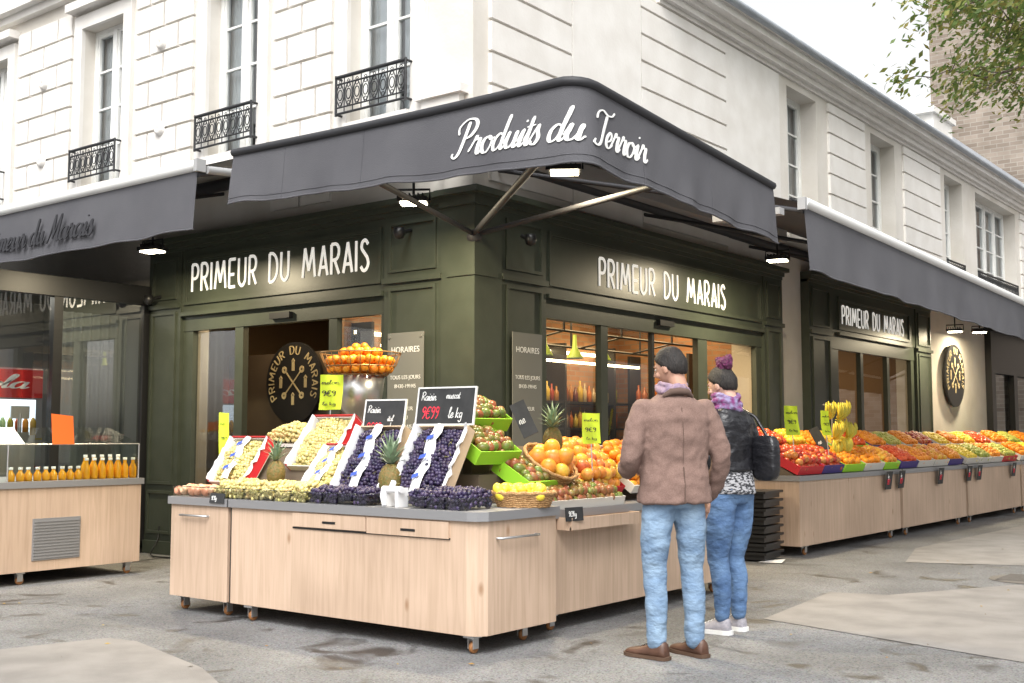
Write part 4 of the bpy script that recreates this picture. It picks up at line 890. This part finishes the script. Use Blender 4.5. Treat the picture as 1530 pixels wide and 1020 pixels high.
# ------------------------------------------------------------------ background brick building, street opposite
e=empty('brick_building'); m_=MB(); m_.box(-3.2,6,23,34,0,17); m_.obj('walls',BRICKB,e); m_=MB(); m_.box(-3.4,6.2,22.85,34.1,17,17.3); m_.obj('coping',STONE2,e)
FARST=mat('street_stone',(.55,.51,.45),.9); FARW=mat('far_windows',(.1,.11,.12),.15)
def opposite(P,u0,u1,H,name):
    e=empty(name); m_=MB(); holes=[]
    u=u0+1.5
    while u<u1-2:
        for f in range(3): holes.append((u,u+1.2,1+f*3.4,3.2+f*3.4))
        u+=2.8
    wall(m_,P,u0,u1,0,H,holes,.25); m_.obj('facade',FARST,e)
    m_=MB()
    for h in holes: m_.poly([P(h[0],-.25,h[2]),P(h[1],-.25,h[2]),P(h[1],-.25,h[3]),P(h[0],-.25,h[3])])
    m_.obj('windows',FARW,e)
    m_=MB(); bx(m_,P,u0,u1,-4,.3,H,H+.25); m_.obj('cornice',STONE2,e)
    m_=MB(); m_.prism([P(u0,0,H+.25),P(u0,-1.2,H+2),P(u0,-6,H+2.5),P(u0,-6,H+.25)],V(P(u1,0,0))-V(P(u0,0,0))); m_.obj('mansard',ZINC,e)
opposite(lambda u,w,z:(u,-32+w,z),-45,6,10.2,'haussmann_building'); opposite(lambda u,w,z:(34-w,u,z),-12,50,10.2,'haussmann_building')
# ------------------------------------------------------------------ tree
tr=empty('street_tree'); m_=MB(); lf=[]
base=V((5.3,7.6,0)); trunk=[base,base+V((0,.05,2)),base+V((-.1,0,4)),base+V((-.15,-.1,5.6)),base+V((-.1,-.1,7.5))]
m_.tube(trunk,[.2,.16,.13,.1,.05],10)
def branch(p,d,L_,r,dep):
    pts=[p]; q=p.copy(); dd=d.copy()
    for i in range(5):
        dd=(dd+V((rng.normal()*.16,rng.normal()*.16,rng.normal()*.12-.02))).normalized(); q=q+dd*L_/5; q.z=max(q.z,5.25+.3*abs(noise.noise(q*3))); pts.append(q.copy())
    m_.tube(pts,[r*(1-.15*i) for i in range(6)],5)
    if dep<=1:
        for i in range(2,6):
            for k in range(8 if dep==1 else 19): 
                lf.append(pts[i]+V(rng.normal(size=3))*.12)
    if dep>0:
        for i in range(1,6):
            for s_ in range(2):
                if rng.random()<.25: continue
                nd=(dd+V(rng.normal(size=3))*.75); nd.z*=.7; nd.normalize(); branch(pts[i],nd,L_*.5,r*.45,dep-1)
for z_,d in ((5.3,(-1,-.7,.22)),(5.5,(-1,-.35,.3)),(5.6,(-.75,-1.0,.4)),(5.8,(-.5,-.9,.6)),(5.3,(.8,-.5,.4)),(5.8,(.3,1,.4)),(6.3,(-.9,.3,.6)),(6.5,(-.7,-.6,.8)),(6.9,(.5,-.2,.8)),(5.5,(-.1,-1,.3))):
    branch(base+V((-.1,-.05,z_)),V(d).normalized(),2.75,.04,2)
m_.obj('trunk_and_limbs',mat('bark',(.13,.1,.08),.9,bump=.5,bscale=30),tr)
m_=MB()
for p in lf:
    if p.z<5.05 or p.x<1.4: continue
    n_=V(rng.normal(size=3)).normalized(); a=n_.orthogonal().normalized(); b=n_.cross(a); s_=rng.uniform(.03,.06)
    m_.add([p-a*s_,p-b*s_*.45,p+a*s_*1.1,p+b*s_*.45],[(0,1,2,3)],0)
m_.obj('foliage',matr('leaf',[(.09,.16,.03),(.14,.22,.05),(.2,.25,.06),(.32,.27,.07),(.10,.18,.04)],.55,trans=.4),tr)
# ------------------------------------------------------------------ people
def rem(o,vox,smooth=6,disp=0,dsize=.12):
    r=o.modifiers.new('r','REMESH'); r.mode='VOXEL'; r.voxel_size=vox; r.use_smooth_shade=True
    s=o.modifiers.new('s','SMOOTH'); s.iterations=smooth; s.factor=.5
    if disp:
        tx=bpy.data.textures.new(o.name+'t','CLOUDS'); tx.noise_scale=dsize; tx.noise_depth=1
        d=o.modifiers.new('d','DISPLACE'); d.texture=tx; d.strength=disp; d.mid_level=.5; d.texture_coords='LOCAL'
    return o
def limb(m,pts,rs,n=14,flat=1): m.tube(cr3(pts),interp(rs,len(pts)),n,flat=flat); m.ell(pts[0],rs[0],n=12); m.ell(pts[-1],rs[-1],n=12)
def cr3(pts,n=4):
    P=[V(pts[0])]+[V(p) for p in pts]+[V(pts[-1])]; out=[]
    for i in range(1,len(P)-2):
        p0,p1,p2,p3=P[i-1:i+3]
        for k in range(n):
            t=k/n; out.append(.5*((2*p1)+(p2-p0)*t+(2*p0-5*p1+4*p2-p3)*t*t+(3*p1-p0-3*p2+p3)*t**3))
    out.append(V(pts[-1])); return out
def interp(rs,m,n=4):
    out=[]
    for i in range(m-1):
        for k in range(n): out.append(rs[i]+(rs[i+1]-rs[i])*k/n)
    out.append(rs[-1]); return out
def torso(m,secs,n=28,ex=2.5):
    rows=[]; K=5
    for i in range(len(secs)-1):
        for k in range(K+(i==len(secs)-2)):
            t=k/K
            a=[lerp(secs[i][q],secs[i+1][q],t) for q in range(5)]
            rows.append([(a[1]+a[3]*math.copysign(abs(math.cos(q))**(2/ex),math.cos(q)),a[2]+a[4]*math.copysign(abs(math.sin(q))**(2/ex),math.sin(q)),a[0]) for q in [2*math.pi*j/n for j in range(n)]])
    m.grid(rows,0,True,True); m.add(rows[0],[tuple(range(n))[::-1]]); m.add(rows[-1],[tuple(range(n))])
def hand(par,wrist,direction,palm_n,skin,side=1,curl=.5):
    m_=MB(); w=V(wrist); d=V(direction).normalized(); n_=V(palm_n); n_=(n_-d*n_.dot(d)).normalized(); s=d.cross(n_).normalized()*side
    for k in range(-2,3): m_.tube([w+s*k*.008,w+d*.04+s*k*.015,w+d*.085+s*k*.0175],[.014,.015,.012],8)
    m_.ell(w,.022)
    for k,(L_,o_) in enumerate(((.068,-.03),(.078,-.01),(.072,.01),(.055,.03))):
        p=w+d*.085+s*o_; pts=[p-d*.02,p]; a=.25*curl
        for q in (.45,.32,.25):
            dd=(d*math.cos(a)+n_*math.sin(a)); p=p+dd*L_*q; pts.append(p); a+=.6*curl
        m_.tube(pts,[.0095,.0092,.0085,.0078,.006],8); m_.ell(pts[-1],.006,n=8)
    p=w+d*.025-s*.028; t1=(d*.6-s*.7+n_*.35).normalized(); t2=(d*.85-s*.25+n_*.4).normalized()
    m_.tube([w+d*.01-s*.01,p,p+t1*.035,p+t1*.035+t2*.03],[.014,.0125,.0105,.0075],8); m_.ell(p+t1*.035+t2*.03,.0075,n=8)
    return rem(m_.obj('hand',skin,par),.0035,3)
def headf(par,c,yaw,pitch,skin,hairm,kind):
    h=empty('head_pivot',c); h.parent=par; h.rotation_euler=(pitch,0,yaw)
    m_=MB()
    def shp(u):
        x,y,z=u
        if z<0: x*=1-.30*(-z)**1.3; y=y*(1-.12*(-z)) + .06*(-z)
        if y>0: y*=.93
        if y<0: x*=1+.05*(-y)
        return V((x,y,z))
    m_.ell((0,0,0),(.076,.097,.118),n=36,fn=shp)
    m_.tube([(0,.085,.02),(0,.100,-.005),(0,.108,-.022),(0,.092,-.034)],[.008,.011,.014,.009],10)
    m_.ell((0,.066,-.088),(.026,.022,.018)) 
    for s in (-1,1):
        m_.ell((s*.077,-.005,-.008),(.009,.018,.031),n=12); m_.ell((s*.03,.082,.024),(.022,.010,.007),n=10); m_.ell((s*.042,.062,-.03),(.022,.02,.02),n=10)
    m_.tube([(0,-.02,-.06),(0,-.03,-.13),(0,-.04,-.2)],[.056,.053,.06],16)
    rem(m_.obj('face',skin,h),.005,4)
    m_=MB()
    for s in (-1,1): m_.ell((s*.031,.079,.006),(.012,.008,.0065),n=12)
    m_.obj('eyes',mat('eye_white',(.6,.6,.58),.2),h)
    m_=MB()
    for s in (-1,1): m_.ell((s*.031,.0855,.006),(.005,.0028,.005),n=10)
    for s in (-1,1): m_.tube([(s*.014,.089,.025),(s*.03,.089,.031),(s*.046,.078,.026)],.0035,5)
    m_.obj('iris_and_brows',mat('dark_brown',(.03,.02,.015),.5),h)
    m_=MB(); m_.tube([(-.022,.083,-.058),(0,.093,-.056),(.022,.083,-.058)],[.003,.006,.003],6); m_.obj('lips',mat('lips',(.42,.16,.13),.5),h)
    m_=MB(); tv,tf=ICO[4]; vs=[]
    for v in tv:
        x,y,z=v; th=-.16+.62*y
        if y<-.3: th=-.62+.2*(y+1)*1.2
        k=min(max((z-th)/.18,0),1); k=k*k*(3-2*k); sc=lerp(.86,1.10,k)*(1+.035*noise.noise(V(v)*9)*k+.05*noise.noise(V(v)*3)*k+.012*noise.noise(V((v[0]*26,v[1]*26,v[2]*9)))*k)
        q=shp(V(v))*sc; vs.append((q.x*.077,q.y*.097-.002,q.z*.118+.002*k))
    m_.add(vs,tf,0,True)
    m_.obj('hair',hairm,h)
    return h
HAIRD=mat('dark_hair',(.010,.008,.007),.7,col2=(.022,.017,.014),vscale=70,stretch=(1,1,.25),bump=.4,bscale=160)
HAIRP=mat('purple_hair',(.17,.018,.10),.45,col2=(.06,.01,.04),vscale=60,bump=.8,bscale=140)
SKIN=mat('skin',(.48,.27,.19),.5); SKIN2=mat('skin_light',(.56,.34,.26),.5)
DEN=mat('denim_light',(.13,.21,.33),.85,col2=(.24,.34,.46),vscale=6,stretch=(1,1,1.6),bump=1,bscale=13,lo=.3,hi=.7)
DEN2=mat('denim_blue',(.065,.13,.27),.85,col2=(.12,.21,.36),vscale=6,stretch=(1,1,1.6),bump=1,bscale=13,lo=.3,hi=.7)
TWEED=mat('brown_blazer',(.17,.105,.085),.95,col2=(.23,.15,.125),vscale=170,bump=.5,bscale=11)
LEATH=mat('black_leather',(.012,.012,.015),.34,bump=.8,bscale=12,stretch=(1,1,1.8))
KNIT=mat('patterned_knit',(.03,.03,.035),.9,col2=(.4,.4,.42),vscale=38,stretch=(1,1,2.2),lo=.46,hi=.54,bump=.3,bscale=100)
def shoe(par,x,y,yaw,mU,mS,sneak=False):
    e=empty('shoe_pivot',(x,y,0),yaw); e.parent=par; m_=MB()
    rows=[]
    prof=[(-.085,.03,.055),(-.08,.036,.1),(-.05,.04,.115),(-.01,.041,.105),(.04,.043,.08),(.1,.049,.062),(.15,.047,.052),(.185,.036,.042),(.2,.018,.032)]
    for (yy,w,h) in prof:
        rows.append([(w*math.cos(a)*(1 if math.sin(a)<0 else .95),yy,.02+max(0,math.sin(a))**.8*(h-.02)) for a in [math.pi*k/12 for k in range(13)]]+[( -w*.95+2*w*.95*k/4,yy,.018) for k in range(1,4)])
    m_.grid(rows,0,True,True); m_.add(rows[0],[tuple(range(16))]); m_.add(rows[-1],[tuple(range(16))]); m_.obj('upper',mU,e)
    m_=MB(); out=[(-.035,-.092),(-.044,-.05),(-.042,0),(-.046,.06),(-.054,.12),(-.048,.17),(-.025,.205),(0,.212),(.025,.205),(.048,.17),(.054,.12),(.046,.06),(.042,0),(.044,-.05),(.035,-.092),(0,-.1)]
    m_.prism([(a,b,.002) for a,b in out],(0,0,.028 if sneak else .02)); m_.obj('sole',mS,e)
    m_=MB()
    for k in range(4): yy=.02+k*.022; z_=.098-k*.010; m_.tube([(-.02,yy,z_-.006),(0,yy,z_),(.02,yy,z_-.006)],.0028,5)
    m_.obj('laces',mS if sneak else BLACK,e)
def facing(fx,fy): return math.atan2(-fx,fy)
man=empty('man',(3.0,-1.75,0),facing(-.80,.60))
m_=MB(); torso(m_,[(.86,0,0,.15,.11),(.95,0,-.01,.178,.125),(1.05,0,0,.165,.11)])
limb(m_,[(-.09,0,.9),(-.115,0,.7),(-.12,.015,.5),(-.12,-.01,.33),(-.12,-.01,.10)],[.10,.090,.070,.066,.058])
limb(m_,[(.09,0,.9),(.105,0,.7),(.115,.02,.5),(.12,0,.33),(.12,0,.10)],[.10,.090,.070,.066,.058])
rem(m_.obj('jeans',DEN,man),.010,5,.014,.07)
m_=MB()
torso(m_,[(.885,0,-.005,.222,.155),(1.0,0,-.01,.208,.145),(1.12,0,0,.20,.135),(1.25,0,0,.212,.14),(1.38,0,-.01,.218,.135),(1.455,0,-.015,.185,.11),(1.50,0,-.015,.12,.08),(1.535,0,-.005,.075,.065)])
limb(m_,[(-.185,-.01,1.42),(-.235,-.02,1.32),(-.275,-.03,1.15),(-.25,.1,1.08),(-.19,.21,1.07)],[.078,.073,.062,.055,.046])
limb(m_,[(.185,-.01,1.42),(.235,-.02,1.32),(.285,-.04,1.16),(.285,.03,1.02),(.265,.1,.92)],[.078,.073,.062,.055,.046])
rem(m_.obj('blazer',TWEED,man),.011,5,.022,.07)
m_=MB(); m_.tube([(.002,-.158,.89),(.002,-.160,1.0),(.002,-.142,1.1)],.0035,5); m_.tube([(.0,-.142,1.12),(.0,-.150,1.3),(.0,-.13,1.44)],.0018,5)
m_.tube([(-.09,-.07,1.505),(-.05,-.095,1.53),(0,-.1,1.535),(.05,-.095,1.53),(.09,-.07,1.505)],[.012,.02,.022,.02,.012],8); m_.obj('vent_and_collar',mat('blazer_dark',(.11,.07,.055),.95),man)
hand(man,(-.185,.22,1.07),(.5,.8,.0),(.3,0,-1),SKIN,1,.7); hand(man,(.262,.11,.91),(-.05,.25,-1),(-1,0,0),SKIN,1,.7)
headf(man,(0,.03,1.675),rad(38),rad(-12),SKIN,HAIRD,'m')
m_=MB(); m_.tube([(.085*math.cos(a),.08*math.sin(a)-.0,1.545+.014*math.sin(3*a)) for a in [k*math.pi/10 for k in range(20)]],.024,8,closed=True); m_.tube([(.075*math.cos(a),.07*math.sin(a),1.57+.01*math.cos(2*a)) for a in [k*math.pi/10 for k in range(20)]],.016,8,closed=True)
rem(m_.obj('scarf',mat('lilac_scarf',(.22,.16,.23),.9,col2=(.34,.24,.28),vscale=30),man),.006,1,.012,.03)
BR=mat('brown_leather',(.10,.048,.03),.45,col2=(.07,.032,.02),vscale=20); SOLE=mat('sole_brown',(.09,.05,.03),.7)
shoe(man,-.13,.0,rad(32),BR,SOLE); shoe(man,.13,.02,rad(18),BR,SOLE)
wo=empty('woman',(2.86,-.80,0),facing(-.97,.22))
m_=MB(); torso(m_,[(.84,0,0,.14,.12),(.93,0,-.015,.178,.14),(1.03,0,0,.15,.115)])
limb(m_,[(-.085,-.01,.88),(-.095,0,.68),(-.085,.02,.48),(-.09,-.015,.33),(-.09,-.01,.12)],[.108,.095,.068,.064,.048])
limb(m_,[(.085,-.01,.88),(.095,0,.68),(.085,.03,.48),(.09,0,.33),(.09,.0,.12)],[.108,.095,.068,.064,.048])
rem(m_.obj('jeans',DEN2,wo),.010,5,.014,.06)
m_=MB(); torso(m_,[(.90,0,-.01,.185,.15),(1.0,0,-.005,.172,.14),(1.12,0,0,.15,.12)]); rem(m_.obj('knit_top',KNIT,wo),.012,4,.012,.08)
m_=MB(); torso(m_,[(1.045,0,-.005,.178,.145),(1.12,0,0,.168,.135),(1.25,0,.0,.175,.14),(1.36,0,-.01,.18,.125),(1.42,0,-.015,.155,.10),(1.46,0,-.01,.10,.075),(1.50,0,0,.07,.065)])
limb(m_,[(-.155,-.01,1.375),(-.195,-.02,1.28),(-.225,-.02,1.11),(-.2,.1,1.04),(-.13,.2,1.05)],[.07,.066,.056,.05,.043])
limb(m_,[(.155,-.01,1.375),(.2,-.02,1.28),(.225,-.03,1.11),(.2,.09,1.03),(.12,.2,1.05)],[.07,.066,.056,.05,.043])
rem(m_.obj('leather_jacket',LEATH,wo),.010,4,.018,.06)
hand(wo,(-.125,.21,1.05),(.5,.8,.1),(0,0,-1),SKIN2,1,.7); hand(wo,(.115,.21,1.05),(-.5,.8,.1),(0,0,-1),SKIN2,-1,.7)
hp=headf(wo,(0,.035,1.61),rad(10),rad(-14),SKIN2,HAIRD,'w')
m_=MB()
for i in range(16):
    a=i*2.4; m_.ell((.035*math.cos(a),-.055+.035*math.sin(a),.125+.02*(i%3)),.026,n=10)
m_.ell((0,-.05,.12),(.055,.055,.045)); rem(m_.obj('hair_bun',HAIRP,hp),.005,1,.012,.02)
m_=MB()
for j,(R_,z_) in enumerate(((.095,1.45),(.09,1.49),(.08,1.525))): m_.tube([(R_*math.cos(a),R_*.95*math.sin(a)+.005,z_+.016*math.sin(2*a+j)) for a in [k*math.pi/10 for k in range(20)]],.024,8,closed=True)
m_.tube([(.02,.10,1.46),(.03,.14,1.36),(.02,.15,1.25)],[.04,.045,.03],8)
rem(m_.obj('scarf',mat('magenta_scarf',(.16,.025,.12),.9,col2=(.22,.19,.32),vscale=22,lo=.4,hi=.6),wo),.006,1,.014,.03)
m_=MB(); m_.ell((.18,-.17,1.13),(.05,.10,.15),n=20,fn=lambda u:V((math.copysign(abs(u.x)**.5,u.x),math.copysign(abs(u.y)**.5,u.y),math.copysign(abs(u.z)**.55,u.z)))); m_.tube([(.19,-.2,1.24),(.17,-.1,1.40),(.14,0,1.46),(.17,.1,1.36),(.19,-.09,1.22)],.011,6); m_.obj('shoulder_bag',LEATH,wo)
SNK=mat('grey_sneaker',(.36,.34,.37),.7,col2=(.28,.27,.3),vscale=60)
shoe(wo,-.095,.02,rad(14),SNK,WHITE,sneak=True); shoe(wo,.10,.05,rad(4),SNK,WHITE,sneak=True)
# ------------------------------------------------------------------ world, sun, camera
w=bpy.data.worlds.new("World"); scene.world=w; w.use_nodes=True; t=w.node_tree; t.nodes.clear()
sk=t.nodes.new('ShaderNodeTexSky'); sk.sky_type='NISHITA'; sk.sun_disc=False; sk.sun_elevation=rad(52); sk.sun_rotation=rad(150); sk.dust_density=5; sk.air_density=1.2
hs=t.nodes.new('ShaderNodeHueSaturation'); hs.inputs['Saturation'].default_value=.06; hs.inputs['Value'].default_value=1.95; bg=t.nodes.new('ShaderNodeBackground'); bg.inputs[1].default_value=.15; ow=t.nodes.new('ShaderNodeOutputWorld')
t.links.new(sk.outputs[0],hs.inputs['Color']); t.links.new(hs.outputs[0],bg.inputs[0]); t.links.new(bg.outputs[0],ow.inputs[0])
sl=bpy.data.lights.new('sun','SUN'); sl.energy=1.8; sl.angle=rad(30); sl.color=(1,.98,.95); so=bpy.data.objects.new('sun',sl); COL.objects.link(so)
d=V((.5*math.cos(rad(52)),-.866*math.cos(rad(52)),math.sin(rad(52)))); so.rotation_euler=d.to_track_quat('Z','Y').to_euler(); so.location=d*30
scene.view_settings.view_transform='Standard'; scene.view_settings.look='None'; scene.view_settings.exposure=0
cd=bpy.data.cameras.new('camera'); cd.sensor_width=36; cd.lens=1706/1530*36; cd.clip_end=500; co=bpy.data.objects.new('camera',cd); COL.objects.link(co)
co.location=(6.38,-7.63,1.28); co.rotation_euler=(math.pi/2+math.atan(140/1706.),0,rad(37.9)); scene.camera=co
